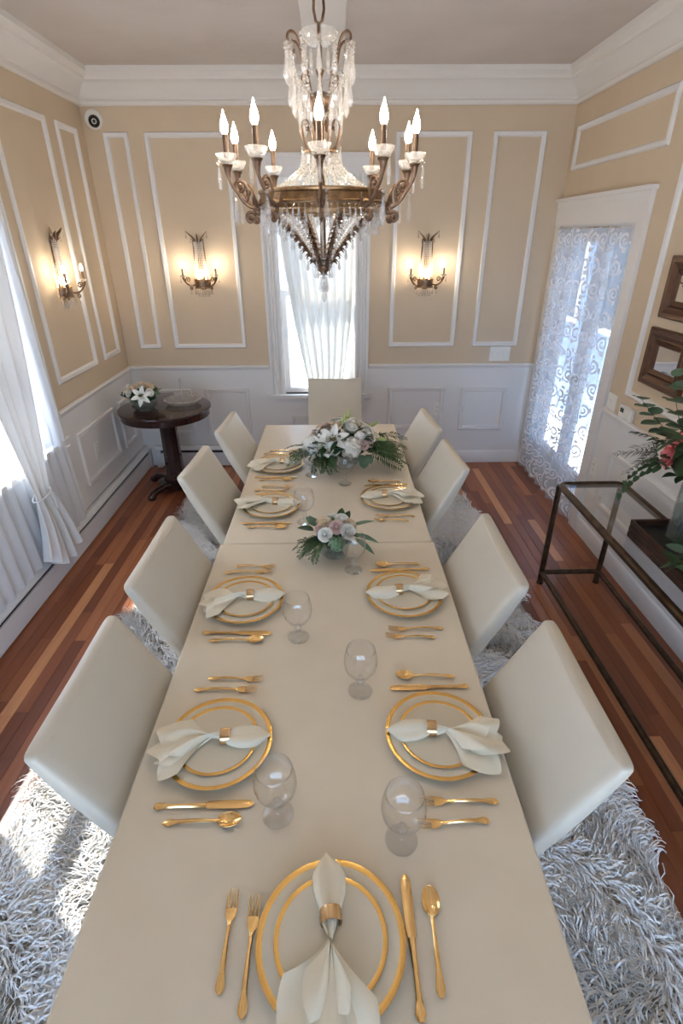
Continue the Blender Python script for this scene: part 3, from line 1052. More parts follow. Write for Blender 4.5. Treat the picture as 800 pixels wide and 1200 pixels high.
def napkin_mesh(seed):
    """along +x: leaf-shaped loop in front of the ring, fan of folds behind it (-x)"""
    rg = random.Random(seed)
    mb = MB()
    NZ = 0.0
    # leaf loop: a soft folded tube, pinched at the ring and pointed at the end
    La = rg.uniform(.120, .135)
    ph = rg.uniform(0, 6)
    def leaf(u, v):
        t = u
        w = .0145 + .019 * math.sin(PI * min(1, t * 1.05)) ** .8 if t < .92 else .0145 * (1 - t) / .08 * .9 + .001
        if t > .55: w = (.0145 + .019 * math.sin(PI * t * .95) ** .8) * (1 - ((t - .55) / .45) ** 2.2) + .0008
        h = .013 + .004 * math.sin(PI * t)
        h = h * (1 - max(0, (t - .6) / .4) ** 2) + .001
        a = v * 2 * PI
        fold = 1 + .16 * math.cos(3 * a + ph + 2 * t) + .08 * math.cos(5 * a + ph * 2)
        cz = .0 - .006 * math.sin(PI * t) - .010 * max(0, t - .5)
        return (t * La, math.cos(a) * w * fold + .006 * math.sin(2 * t + ph), cz + math.sin(a) * h * fold)
    mb.grid(leaf, 22, 28, cv=True)
    # fan: layered pleated sheets spreading behind the ring
    def sheet(Lf, spread, skew, zoff, pleats, amp, ph, jag):
        def f(u, v):
            s = v * 2 - 1
            t = u
            L = Lf * (1.0 - .34 * abs(abs(s - jag * 3) - .50) - .16 * abs(s) ** 3)
            r = t * L
            ang = s * spread * (t ** .35) + skew * t
            x = -r * math.cos(ang)
            y = -r * math.sin(ang) + s * .0185 * (1 - t * .6)
            z = zoff * t + amp * math.sin(s * pleats * PI + ph) * (.35 + t * .65) * (1 - .3 * t) + .011 * (1 - s * s) * (1 - t) - .012 * t * t
            z += .006 * math.sin(5 * t + ph) * t
            lo = -.0075 if r < .155 else -.0075 - (r - .155) * .25
            return (x, y, max(z, lo + zoff * .4))
        return f
    lf = rg.uniform(.195, .215)
    p1, p2, p3 = rg.uniform(0, 6), rg.uniform(0, 6), rg.uniform(0, 6)
    sk = rg.uniform(-.22, .22)
    sheets = [(lf * .98, .62, sk - .14, -.002, 2.1, .009, p1, .05), (lf * 1.02, .52, sk + .14, .008, 1.7, .011, p2, .07), (lf * .80, .46, sk - .04, .017, 1.4, .013, p3, .08)]
    for a in sheets:
        f = sheet(*a)
        mb.grid(f, 26, 30)
        mb.grid(lambda u, v: tuple(c - (.0014 if i == 2 else 0) for i, c in enumerate(f(u, v))), 26, 30)
    return mb.mesh('napkin', M_NAPKIN, smooth=80, recalc=False)


def setting(where, cx, cy, ang, seed, goblet=(.19, -.20), nap_rot=0.0, closer=0.0, nring=.022):
    """place setting; ang = heading of the diner, forward = +x local, their forks at +y local"""
    base = Matrix.Translation((cx, cy, 0)) @ Matrix.Rotation(ang, 4, 'Z')
    rg = random.Random(seed)
    def put(me, name, lx, ly, z, rz, label, cat, group, sub=None, scale=1):
        p = base @ Vector((lx, ly, 0))
        o = inst(me, name, None, (p.x, p.y, z), (0, 0, ang + rz), scale)
        tag(o, label, cat, group)
        return o
    j = lambda s: rg.uniform(-s, s)
    put(PLATE_BIG, 'dinner_plate', 0, 0, TZ, 0, 'large white gold-rimmed dinner plate ' + where, 'plate', 'gold-rimmed dinner plates')
    put(PLATE_SMALL, 'salad_plate', j(.004), j(.004), TZ + .0042, 0, 'smaller gold-rimmed upper plate ' + where, 'plate', 'gold-rimmed salad plates')
    a = nap_rot
    put(napkin_mesh(seed), 'napkin', nring, j(.004), TZ + .0325, a, 'ivory napkin gathered through a ring ' + where, 'napkin', 'ivory napkins')
    put(RING, 'napkin_ring', nring, 0, TZ + .0325, a, 'gold napkin ring around the ivory napkin ' + where, 'napkin ring', 'gold napkin rings')
    c = closer
    put(FORK, 'dinner_fork', -.115, .196 - c, TZ, j(.03), 'gold dinner fork beside the plate ' + where, 'fork', 'gold forks')
    put(SFORK, 'salad_fork', -.080, .243 - c, TZ, j(.06), 'gold salad fork, outer fork ' + where, 'fork', 'gold forks')
    put(KNIFE, 'dinner_knife', -.125, -.180 + c * .5, TZ, j(.03), 'gold dinner knife beside the plate ' + where, 'knife', 'gold knives')
    put(SPOON, 'teaspoon', -.092, -.222 + c * .5, TZ, j(.05), 'gold teaspoon outside the knife ' + where, 'spoon', 'gold spoons')
    p = base @ Vector((goblet[0], goblet[1], 0))
    g = empty('water_goblet', (p.x, p.y, TZ))
    inst(GOB_BOWL, 'bowl', g); inst(GOB_STEM, 'stem', g)
    tag(g, 'clear short-stemmed glass goblet ' + where, 'goblet', 'clear glass goblets')


def lab(sd, k): return 'at %s place from window chair, %s' % (ORD[k], SIDE[sd])
setting('at the head setting facing the window chair', -0.02, 0.524, PI / 2, 11, (.197, -.163), 0.10, .035, .03)
setting(lab('L', 0), -0.333, 0.990, 0, 21, (.183, -.203), 0.06)
setting(lab('L', 1), -0.355, 1.632, 0, 22, (.218, -.206), 0.12)
setting(lab('L', 2), -0.338, 2.432, 0, 23, (.182, -.167), -0.04)
setting(lab('L', 3), -0.350, 2.985, 0, 34, (.207, -.147), 0.0)
setting(lab('R', 0), 0.280, 1.005, PI, 25, (.212, -.171), -0.10)
setting(lab('R', 1), 0.262, 1.655, PI, 26, (.192, -.187), 0.08)
setting(lab('R', 2), 0.279, 2.505, PI, 27, (.228, -.208), 0.10)


# ------------------------------------------------------------------ crystals and lamp pieces
def drop_mesh(L, w, name='crystal_drop', bead=True):
    """faceted pendant hanging from z = 0 downwards"""
    mb = MB()
    z = 0.0
    if bead:
        mb.lathe([(0, 0), (w * .75, -w * .75), (0, -w * 1.5)], 6)
        z = -w * 1.55
    mb.lathe([(0, z), (w * .35, z - L * .10), (w * .62, z - L * .45), (w, z - L * .75), (w * .55, z - L * .92), (0, z - L)], 6)
    return mb.mesh(name, M_CRYSTAL, smooth=0)


def strand(mb, pts, r, gap=None, n=6):
    """a string of faceted beads along a polyline"""
    pts = [Vector(p) for p in pts]
    gap = gap or r * 2.0
    acc, d = 0.0, gap / 2
    for a, b in zip(pts, pts[1:]):
        L = (b - a).length
        while d <= acc + L:
            p = a.lerp(b, (d - acc) / L)
            mb.lathe([(0, -r), (r * .95, -r * .35), (r * .95, r * .35), (0, r)], n, Matrix.Translation(p))
            d += gap
        acc += L


def spiral(c, r0, turns, a0, k=18, sgn=1, plane='xz'):
    out = []
    for i in range(k + 1):
        t = i / k
        r = r0 * (1 - .82 * t)
        a = a0 + sgn * turns * 2 * PI * t
        out.append((c[0] + r * math.cos(a), 0, c[1] + r * math.sin(a)))
    return out


def bez(p0, p1, p2, p3, n=12):
    return [tuple(((1 - t) ** 3) * a + 3 * ((1 - t) ** 2) * t * b + 3 * (1 - t) * t * t * c + t ** 3 * d for a, b, c, d in zip(p0, p1, p2, p3)) for t in [i / n for i in range(n + 1)]]


def bulb_mesh(h, r, mat, name='flame_bulb'):
    mb = MB()
    mb.lathe([(r * .55, 0), (r * .9, h * .14), (r, h * .28), (r * .88, h * .45), (r * .55, h * .66), (r * .24, h * .84), (r * .08, h * .97), (0, h)], 12)
    return mb.mesh(name, mat, smooth=80)


def sleeve_mesh(h, r):
    mb = MB(); mb.lathe([(r, 0), (r, h * .97), (r * .8, h), (0, h)], 12)
    return mb.mesh('candle_sleeve', M_SLEEVE, smooth=40)


def bobeche_mesh(R, h):
    mb = MB()
    wob = lambda a, k: 1 + (.07 * math.cos(8 * a) if k in (2, 3, 4) else 0)
    mb.lathe([(R * .22, 0), (R * .75, h * .25), (R, h * .75), (R * 1.02, h), (R * .96, h), (R * .66, h * .38), (R * .2, h * .2)], 32, wob=wob)
    return mb.mesh('glass_bobeche', M_BOBECHE, smooth=25)


# ------------------------------------------------------------------ chandelier
def make_chandelier(cx, cy):
    Z = 2.0
    root = empty('crystal_chandelier', (cx, cy, Z))
    tag(root, 'bronze ten-light crystal chandelier hanging over the dining table', 'chandelier')
    P = lambda nm, mb, mat, sm=45, par=root: mb.build(nm, mat, par, smooth=sm)
    D_S, D_M, D_L = drop_mesh(.034, .0058), drop_mesh(.055, .0078), drop_mesh(.075, .0105)
    # canopy and chain
    P('ceiling_canopy', MB().lathe([(0, 1.037), (.055, 1.037), (.06, 1.025), (.05, 1.012), (.02, 1.0), (.008, .99), (0, .985)], 24), M_BRASS)
    lk = MB().tube([(.011 * math.cos(2 * PI * i / 14), 0, .021 * math.sin(2 * PI * i / 14)) for i in range(14)], .0032, 6, closed=True).mesh('chain_link', M_BRONZE, 60)
    z, k = .972, 0
    while z > .655:
        inst(lk, 'chain_link', root, (0, 0, z), (0, 0, k % 2 * PI / 2 + .4)); z -= .0345; k += 1
    P('hanging_loop', MB().tube([(0, 0, .655), (.014, 0, .63), (.016, 0, .605), (.010, 0, .578), (0, 0, .57), (-.010, 0, .578), (-.016, 0, .605), (-.014, 0, .63)], .0042, 8, closed=True), M_BRONZE)
    P('centre_stem', MB().lathe([(0, .575), (.007, .57), (.007, .47), (.014, .46), (.007, .44), (.007, .41), (.030, .40), (.044, .392), (.046, .375), (.036, .36), (.012, .35), (.010, .20), (.020, .18), (.010, .16), (.010, -.08), (0, -.09)], 16), M_BRONZE)
    P('top_crystal_dish', MB().lathe([(.008, .520), (.036, .523), (.050, .538), (.056, .556), (.053, .556), (.046, .540), (.032, .528), (.008, .525)], 32, wob=lambda a, k: 1 + (.06 * math.cos(10 * a) if k in (2, 3, 4, 5) else 0)), M_BOBECHE, 25)
    for i in range(10):
        a = 2 * PI * (i + .5) / 10
        inst(D_M, 'crystal_drop', root, (.045 * math.cos(a), .045 * math.sin(a), .522), (0, 0, a))
    # crown: six scrolled plumes with pendants
    plume = MB()
    plume.tube(bez((.036, 0, .375), (.030, 0, .43), (.058, 0, .46), (.066, 0, .50), 12) + bez((.068, 0, .506), (.076, 0, .548), (.108, 0, .552), (.110, 0, .525), 9) + [(.103, 0, .512), (.094, 0, .516), (.094, 0, .524)], [.0052] * 13 + [.0042] * 10 + [.0036, .003, .003], 7)
    plume.tube(spiral((.056, .435), .017, 1.0, 2.6), [.0032] * 19, 6)
    for z_ in (.40, .45):
        plume.tube([(.040, 0, z_), (.060, 0, z_ + .012), (.072, 0, z_ + .002)], [.005, .004, .001], 6, flat=.5)
    plume_me = plume.mesh('crown_plume', M_BRONZE, 60)
    for i in range(6):
        a = 2 * PI * i / 6 + PI / 6
        o = inst(plume_me, 'crown_plume', root, rot=(0, 0, a))
        for (r, z_, me) in ((.110, .524, D_L), (.097, .510, D_M), (.071, .452, D_L), (.074, .40, D_L)):
            inst(me, 'crystal_drop', o, (r, 0, z_))
    for i in range(14):
        a = 2 * PI * (i + .5) / 14
        inst(D_L, 'crystal_drop', root, (.106 * math.cos(a), .106 * math.sin(a), .518), (0, 0, a))
        inst(D_L, 'crystal_drop', root, (.084 * math.cos(a), .084 * math.sin(a), .430), (0, 0, a))
        inst(D_M, 'crystal_drop', root, (.066 * math.cos(a), .066 * math.sin(a), .360), (0, 0, a))
    for i in range(12):
        a = 2 * PI * i / 12
        inst(D_L, 'crystal_drop', root, (.095 * math.cos(a), .095 * math.sin(a), .455), (0, 0, a))
        inst(D_M, 'crystal_drop', root, (.052 * math.cos(a + .2), .052 * math.sin(a + .2), .385), (0, 0, a))
        mb = MB(); strand(mb, [(.108 * math.cos(a), .108 * math.sin(a), .53), (.10 * math.cos(a), .10 * math.sin(a), .48), (.070 * math.cos(a), .070 * math.sin(a), .41), (.044 * math.cos(a), .044 * math.sin(a), .385)], .0045, .010)
        P('bead_strand', mb, M_BEAD, 0)
    # small scroll gallery at the neck
    sc = MB()
    sc.tube(bez((.020, 0, .235), (.050, 0, .25), (.070, 0, .28), (.066, 0, .318), 10) + [tuple(p) for p in spiral((.050, .318), .016, 1.2, 0)], [.004] * 11 + [.0032] * 19, 7)
    sc_me = sc.mesh('neck_scroll', M_BRONZE, 60)
    for i in range(8):
        a = 2 * PI * i / 8 + PI / 8
        o = inst(sc_me, 'neck_scroll', root, rot=(0, 0, a))
        inst(D_M, 'crystal_drop', o, (.068, 0, .262))
    P('neck_ring', MB().tube([(.050 * math.cos(2 * PI * i / 32), .050 * math.sin(2 * PI * i / 32), .247) for i in range(32)], .006, 8, closed=True), M_BRASS)
    for i in range(16):
        a = 2 * PI * i / 16
        inst(D_S, 'crystal_drop', root, (.058 * math.cos(a), .058 * math.sin(a), .246), (0, 0, a))
    for i in range(26):                       # tent of bead strings down to the ring
        a = 2 * PI * i / 26
        mb = MB()
        pts = []
        for k in range(15):
            t = k / 14
            r = .050 + .150 * t ** 1.55
            zz = .243 - .122 * t ** .86
            pts.append((r * math.cos(a), r * math.sin(a), zz))
        strand(mb, pts, .0058, .0108)
        P('bead_strand', mb, M_BEAD, 0)
    # main ring
    ring = MB()
    ring.lathe([(.203, .098), (.206, .094), (.216, .096), (.218, .101), (.214, .105), (.213, .124), (.218, .128), (.219, .134), (.214, .138), (.205, .138), (.203, .134)], 80, close=True)
    P('main_ring', ring, M_BRASS, 40)
    P('lower_rim', MB().lathe([(.184, .068), (.190, .064), (.197, .068), (.198, .078), (.190, .082), (.184, .078)], 64, close=True), M_BRASS, 40)
    for i in range(10):
        a = 2 * PI * i / 10 + PI / 10
        P('ring_strut', MB().tube([(.190 * math.cos(a), .190 * math.sin(a), .078), (.208 * math.cos(a), .208 * math.sin(a), .10)], .004, 6), M_BRASS)
    # ten arms (x is outward)
    arm = MB()
    path = bez((.212, 0, .108), (.232, 0, .070), (.262, 0, .085), (.285, 0, .120), 10) + bez((.287, 0, .123), (.308, 0, .148), (.318, 0, .165), (.315, 0, .200), 10)
    arm.tube(path, [.0070] * 6 + [.0062] * 5 + [.0058] * 6 + [.0065, .0078, .0095, .0118, .0145], 9)
    arm.lathe([(.008, .192), (.016, .198), (.018, .204), (.010, .206), (0, .206)], 14, Matrix.Translation((.315, 0, 0)))
    arm_me = arm.mesh('arm', M_BRONZE, 60)
    s1 = MB()
    s1.tube([(.236, 0, .086)] + spiral((.252, .055), .018, 1.3, 2.3, sgn=-1), [.0065] + [.0055] * 12 + [.0045] * 7, 8)
    s1.ball((.252, .0, .055), .0075)
    s1.tube(bez((.262, 0, .098), (.246, 0, .13), (.262, 0, .168), (.284, 0, .160), 8) + spiral((.281, .142), .018, 1.2, 1.3, sgn=-1), [.005] * 9 + [.005] * 12 + [.0042] * 7, 8)
    s1.ball((.281, .0, .142), .0065)
    s1_me = s1.mesh('arm_scroll', M_BRONZE, 60)
    bob, slv, blb = bobeche_mesh(.031, .028), sleeve_mesh(.062, .0085), bulb_mesh(.062, .0125, M_BULB)
    lf = MB()
    for s in (-1, 1):
        lf.tube([(.226, s * .004, .085), (.236, s * .016, .10), (.24, s * .020, .122)], [.007, .006, .001], 6, flat=.4)
    lf_me = lf.mesh('acanthus_leaf', M_BRONZE, 60)
    for i in range(10):
        a = -PI / 2 + 2 * PI * i / 10
        o = inst(arm_me, 'arm', root, rot=(0, 0, a))
        inst(s1_me, 'arm_scroll', o); inst(lf_me, 'acanthus_leaf', o)
        inst(bob, 'glass_bobeche', o, (.315, 0, .205)); inst(slv, 'candle_sleeve', o, (.315, 0, .222)); inst(blb, 'flame_bulb', o, (.315, 0, .284))
        inst(D_M, 'crystal_drop', o, (.343, 0, .214)); inst(D_L, 'crystal_drop', o, (.300, .018, .128)); inst(D_S, 'crystal_drop', o, (.343, 0, .176))
    # fringe under the rings
    for i in range(64):
        a = 2 * PI * (i + .5) / 64
        inst(D_M if i % 2 else D_S, 'fringe_drop', root, (.211 * math.cos(a), .211 * math.sin(a), .096), (0, 0, a))
    for i in range(48):
        a = 2 * PI * i / 48
        inst(D_S if i % 2 else D_M, 'fringe_drop', root, (.191 * math.cos(a), .191 * math.sin(a), .066), (0, 0, a))
    # lower basket: leafed straps running straight in to the finial
    st = MB()
    pts = bez((.182, 0, .074), (.135, 0, .046), (.070, 0, -.020), (.022, 0, -.098), 12)
    st.tube(pts, [.0062] * 13, 7)
    for i in range(1, 12):
        p = pts[i]
        for s in (-1, 1):
            st.tube([p, (p[0] + .009, s * .014, p[2] + .004), (p[0] + .014, s * .025, p[2] - .006)], [.0060, .005, .0008], 5, flat=.5)
        st.tube([p, (p[0] + .012, 0, p[2] - .002), (p[0] + .020, 0, p[2] - .012)], [.0055, .0042, .0006], 5)
    st_me = st.mesh('basket_strap', M_BRONZE, 50)
    for i in range(8):
        a = 2 * PI * i / 8 + PI / 8
        o = inst(st_me, 'basket_strap', root, rot=(0, 0, a))
        for i2 in (2, 4, 6, 8, 10):
            p = pts[i2]; inst(D_S, 'crystal_drop', o, (p[0] + .014, 0, p[2] - .008))
    for i in range(24):
        a = 2 * PI * i / 24
        mb = MB()
        strand(mb, [((p[0] - .006) * math.cos(a), (p[0] - .006) * math.sin(a), p[2]) for p in pts], .0050, .0105)
        P('bead_strand', mb, M_BEAD, 0)
    P('finial', MB().lathe([(0, -.128), (.006, -.124), (.012, -.118), (.022, -.110), (.026, -.098), (.022, -.088), (.012, -.084), (0, -.082)], 18), M_BRONZE)
    for i in range(5):
        a = 2 * PI * i / 5 - PI / 2
        inst(D_M, 'crystal_drop', root, (.013 * math.cos(a), .013 * math.sin(a), -.118), (0, 0, a))
    inst(D_L, 'crystal_drop', root, (0, 0, -.128))
    for i in range(8):
        a = 2 * PI * i / 8
        inst(D_S, 'crystal_drop', root, (.030 * math.cos(a), .030 * math.sin(a), -.095), (0, 0, a))


make_chandelier(-0.036, 2.10)


# ------------------------------------------------------------------ wall sconces (x across, -y out of the wall, origin at the bowl's middle on the wall)
def make_sconce():
    root = empty('wall_sconce')
    P = lambda nm, mb, mat, sm=50, par=root: mb.build(nm, mat, par, smooth=sm)
    D_S, D_M = drop_mesh(.026, .0052), drop_mesh(.042, .0065)
    P('back_plate', MB().box(-.020, .020, -.010, 0, -.07, .30, bev=.004), M_BRASS)
    for s in (-1, 1):
        P('side_rail', MB().tube([(s * .044, -.012, .01), (s * .046, -.016, .12), (s * .042, -.018, .24), (s * .040, -.02, .31)], [.006, .0055, .005, .005], 7), M_BRONZE)
        mb = MB()                                  # plume curling outward at the top
        mb.tube(bez((s * .010, -.02, .275), (s * .03, -.03, .330), (s * .055, -.045, .335), (s * .085, -.055, .372), 10), [.012, .014, .0155, .0155, .0145, .013, .011, .009, .007, .0045, .0015], 7, flat=.4)
        mb.tube(bez((s * .010, -.02, .275), (s * .02, -.035, .30), (s * .036, -.045, .30), (s * .05, -.05, .318), 8), [.008] * 5 + [.006, .005, .003, .001], 7, flat=.5)
        pl_ = P('plume', mb, M_BRONZE)
        inst(D_M, 'crystal_drop', pl_, (s * .083, -.055, .366)); inst(D_S, 'crystal_drop', pl_, (s * .052, -.048, .316))
    P('centre_leaf', MB().tube([(0, -.022, .25), (0, -.036, .30), (0, -.040, .335), (0, -.052, .352)], [.010, .014, .010, .002], 8, flat=.5), M_BRONZE)
    half = lambda r, k, n: (r * math.cos(PI + PI * k / n), -.008 + r * 0.85 * math.sin(PI + PI * k / n))
    for k in range(13):                            # curtain of beads
        x0, y0 = half(.040, k, 12); x1, y1 = half(.056, k, 12)
        mb = MB(); strand(mb, [(x0, y0, .30), (x0 * .95, y0 * .95, .22), (x1 * .95, y1 * .95, .12), (x1, y1, .035)], .0048, .0098)
        P('bead_strand', mb, M_GLOWBEAD, 0)
    # half-round gallery band
    for (z0, z1, r, mat) in ((-.045, .0, .066, M_BRONZE), (.0, .012, .071, M_BRASS), (-.056, -.045, .071, M_BRASS)):
        mb = MB()
        N = 20
        vs = []
        for k in range(N + 1):
            xo, yo = half(r, k, N); xi, yi = half(r - .006, k, N)
            vs += [(xo, yo, z0), (xo, yo, z1), (xi, yi, z1), (xi, yi, z0)]
        fs = []
        for k in range(N):
            for i in range(4):
                j = (i + 1) % 4
                fs.append((k * 4 + i, k * 4 + j, k * 4 + 4 + j, k * 4 + 4 + i))
        fs += [(0, 1, 2, 3), (N * 4 + 3, N * 4 + 2, N * 4 + 1, N * 4)]
        mb.add(vs, fs)
        P('gallery_band', mb, mat)
    for k in range(13):
        x, y = half(.068, k, 12)
        inst(D_M, 'fringe_drop', root, (x, y, -.056))
        x, y = half(.045, k, 12)
        if k % 2 == 0: inst(D_M, 'fringe_drop', root, (x, y, -.075))
        x, y = half(.074, k, 12)
        if k % 3 == 0: inst(D_S, 'crystal_drop', root, (x, y, -.005))
    # lamp inside the beads
    P('lamp_bulb', MB().ball((0, -.034, .045), (.013, .013, .026), n=14, k=10), M_LAMP, 80)
    P('lamp_socket', MB().lathe([(0, -.03), (.012, -.03), (.012, .02), (0, .022)], 12, Matrix.Translation((0, -.034, 0))), M_BRASS)
    bob, slv, blb = bobeche_mesh(.022, .015), sleeve_mesh(.062, .0075), bulb_mesh(.048, .0105, M_BULB)
    for s in (-1, 1):
        mb = MB()
        mb.tube(bez((s * .060, -.035, -.03), (s * .085, -.075, -.045), (s * .125, -.10, -.02), (s * .136, -.105, .035), 12), [.0065] * 9 + [.0075, .009, .011, .012], 8)
        a_ = P('arm', mb, M_BRONZE, 60)
        mb = MB()
        T = Matrix.Translation((s * .10, -.088, .014)) @ Matrix.Rotation(-.6 if s > 0 else PI + .6, 4, 'Z')
        mb.tube([T @ Vector(p) for p in spiral((0, .0), .022, 1.4, -.4)], [.0046] * 19, 7)
        T = Matrix.Translation((s * .086, -.075, -.052)) @ Matrix.Rotation(-.6 if s > 0 else PI + .6, 4, 'Z')
        mb.tube([T @ Vector(p) for p in spiral((0, 0), .017, 1.3, 1.2)], [.0044] * 19, 7)
        mb.build('arm_scroll', M_BRONZE, a_, smooth=60)
        inst(bob, 'glass_bobeche', a_, (s * .136, -.105, .036)); inst(slv, 'candle_sleeve', a_, (s * .136, -.105, .042)); inst(blb, 'flame_bulb', a_, (s * .136, -.105, .103))
        inst(D_M, 'crystal_drop', a_, (s * .157, -.105, .04)); inst(D_S, 'crystal_drop', a_, (s * .09, -.07, -.07))
    return root


sc0 = make_sconce()
sc0.location = (-1.105, YB, 1.672)
tag(sc0, 'bronze crystal wall sconce above the round pedestal table, window wall', 'sconce', 'bronze crystal sconces')
o = copy_tree(sc0); o.location = (0.775, YB, 1.665)
tag(o, 'bronze crystal wall sconce between the window and the lace door', 'sconce', 'bronze crystal sconces')
o = copy_tree(sc0); o.location = (XL, 3.915, 1.690); o.rotation_euler = (0, 0, PI / 2)
tag(o, 'bronze crystal wall sconce above the long baseboard heater', 'sconce', 'bronze crystal sconces')


# ------------------------------------------------------------------ curtains
def sheet_obj(name, fn, nu, nv, mat, parent):
    return MB().grid(fn, nu, nv).build(name, mat, parent, smooth=180, recalc=False)


def curtain_back():
    root = empty('window_curtain', (-0.12, YB - 0.06, 2.5))
    tag(root, 'ivory curtain gathered behind the head chair at the end window', 'curtain')
    def f(u, v):
        t = v                                       # 0 top .. 1 bottom
        z = 2.415 - t * 2.0
        tt = max(0, (2.30 - z) / (2.30 - .80))
        tt = min(tt, 1.25)
        xl = -0.455 + 0.21 * tt ** 1.5
        xr = 0.170 - 0.100 * tt ** 3
        if z < .80:
            k = (.80 - z) / .4
            xl += .05 * k; xr -= .02 * k
        x = xl + (xr - xl) * u
        amp = .014 + .010 * tt
        y = YB + .004 - amp * math.sin(u * 2 * PI * 7 + .6 * math.sin(t * 3)) - .008 * math.sin(u * 19 + 1.2)
        return (x + .12, y - (YB - .06), z - 2.5)
    sheet_obj('curtain_panel', f, 113, 40, M_CURT, root)
    MB().tube([(-.337, .064, -.085), (.292, .064, -.085)], .006, 10).build('curtain_rod', M_WHITE, root)


curtain_back()


def curtain_left():
    X0 = XL + 0.07
    # sheer
    root = empty('sheer_curtain', (X0, 2.7, 2.5))
    tag(root, 'sheer white voile over the window beside the sconce', 'curtain')
    def f(u, v):
        z = 2.50 - v * 2.28
        y = 1.62 + u * (1.662 + .10 * v ** 2)
        x = X0 - .018 + .011 * math.sin(u * 2 * PI * 17 + math.sin(v * 4)) + (.012 * v)
        return (x - X0, y - 2.7, z - 2.5)
    sheet_obj('voile_panel', f, 205, 30, M_SHEER, root)
    MB().tube([(-.018, -1.12, -.0), (-.018, .66, .0)], .006, 10).build('curtain_rod', M_WHITE, root)
    # tied-back drape
    root = empty('window_curtain', (X0 + .06, 2.80, 2.5))
    tag(root, 'white drape tied back over the sheer voile, above the long heater', 'curtain')
    zt = 0.655
    def g(u, v):
        z = 2.52 - v * 2.28
        if z > zt:
            t = (2.52 - z) / (2.52 - zt)
            e = t ** 1.25
            ya = 2.42 + (2.735 - 2.42) * e
            yb = 3.13 + (2.885 - 3.13) * t ** 1.7
            amp = .026 * (1 - .55 * e)
        else:
            t = (zt - z) / (zt - .24)
            s = t ** .7
            ya = 2.735 - .10 * s + .03 * math.sin(t * 3)
            yb = 2.885 + .17 * s
            amp = .012 + .034 * s
        y = ya + (yb - ya) * u
        x = X0 + .055 + amp * math.sin(u * 2 * PI * 4.5 + 1.0) + .01 * math.sin(u * 9)
        if z < zt: z = z + .06 * math.cos(u * 5 + .5) * ((zt - z) / .4) - .05 * u * ((zt - z) / .4)
        return (x - X0 - .06, y - 2.80, z - 2.5)
    sheet_obj('drape_panel', g, 91, 60, M_DRAPE, root)
    pts = []
    for k in range(24):
        a = 2 * PI * k / 24
        pts.append((-.004 + .036 * math.cos(a), .010 + .082 * math.sin(a), zt - 2.5 + .012 * math.sin(a)))
    MB().tube(pts, .005, 7, closed=True).build('tieback_cord', M_DRAPE, root)
    MB().tube([(.04, .03, zt - 2.5), (.046, .045, zt - 2.56), (.04, .052, zt - 2.61)], [.006, .007, .009], 7).build('tieback_tassel', M_DRAPE, root)
    MB().tube([(0, -.48, .02), (0, .40, .02)], .011, 10).build('curtain_rod', M_BRASS, root)
    # hook on the casing
    hk = empty('curtain_hook', (XL + .03, 3.335, 0.76))
    MB().tube([(0, 0, 0), (.045, 0, 0), (.06, 0, .014)], .006, 8).build('hook', M_PLASTIC, hk)
    MB().lathe([(0, 0), (.014, 0), (.014, .006), (0, .006)], 14, TR(ry=PI / 2)).build('hook_plate', M_PLASTIC, hk)
    tag(hk, 'small white curtain hook on the fluted window casing', 'hook')


curtain_left()


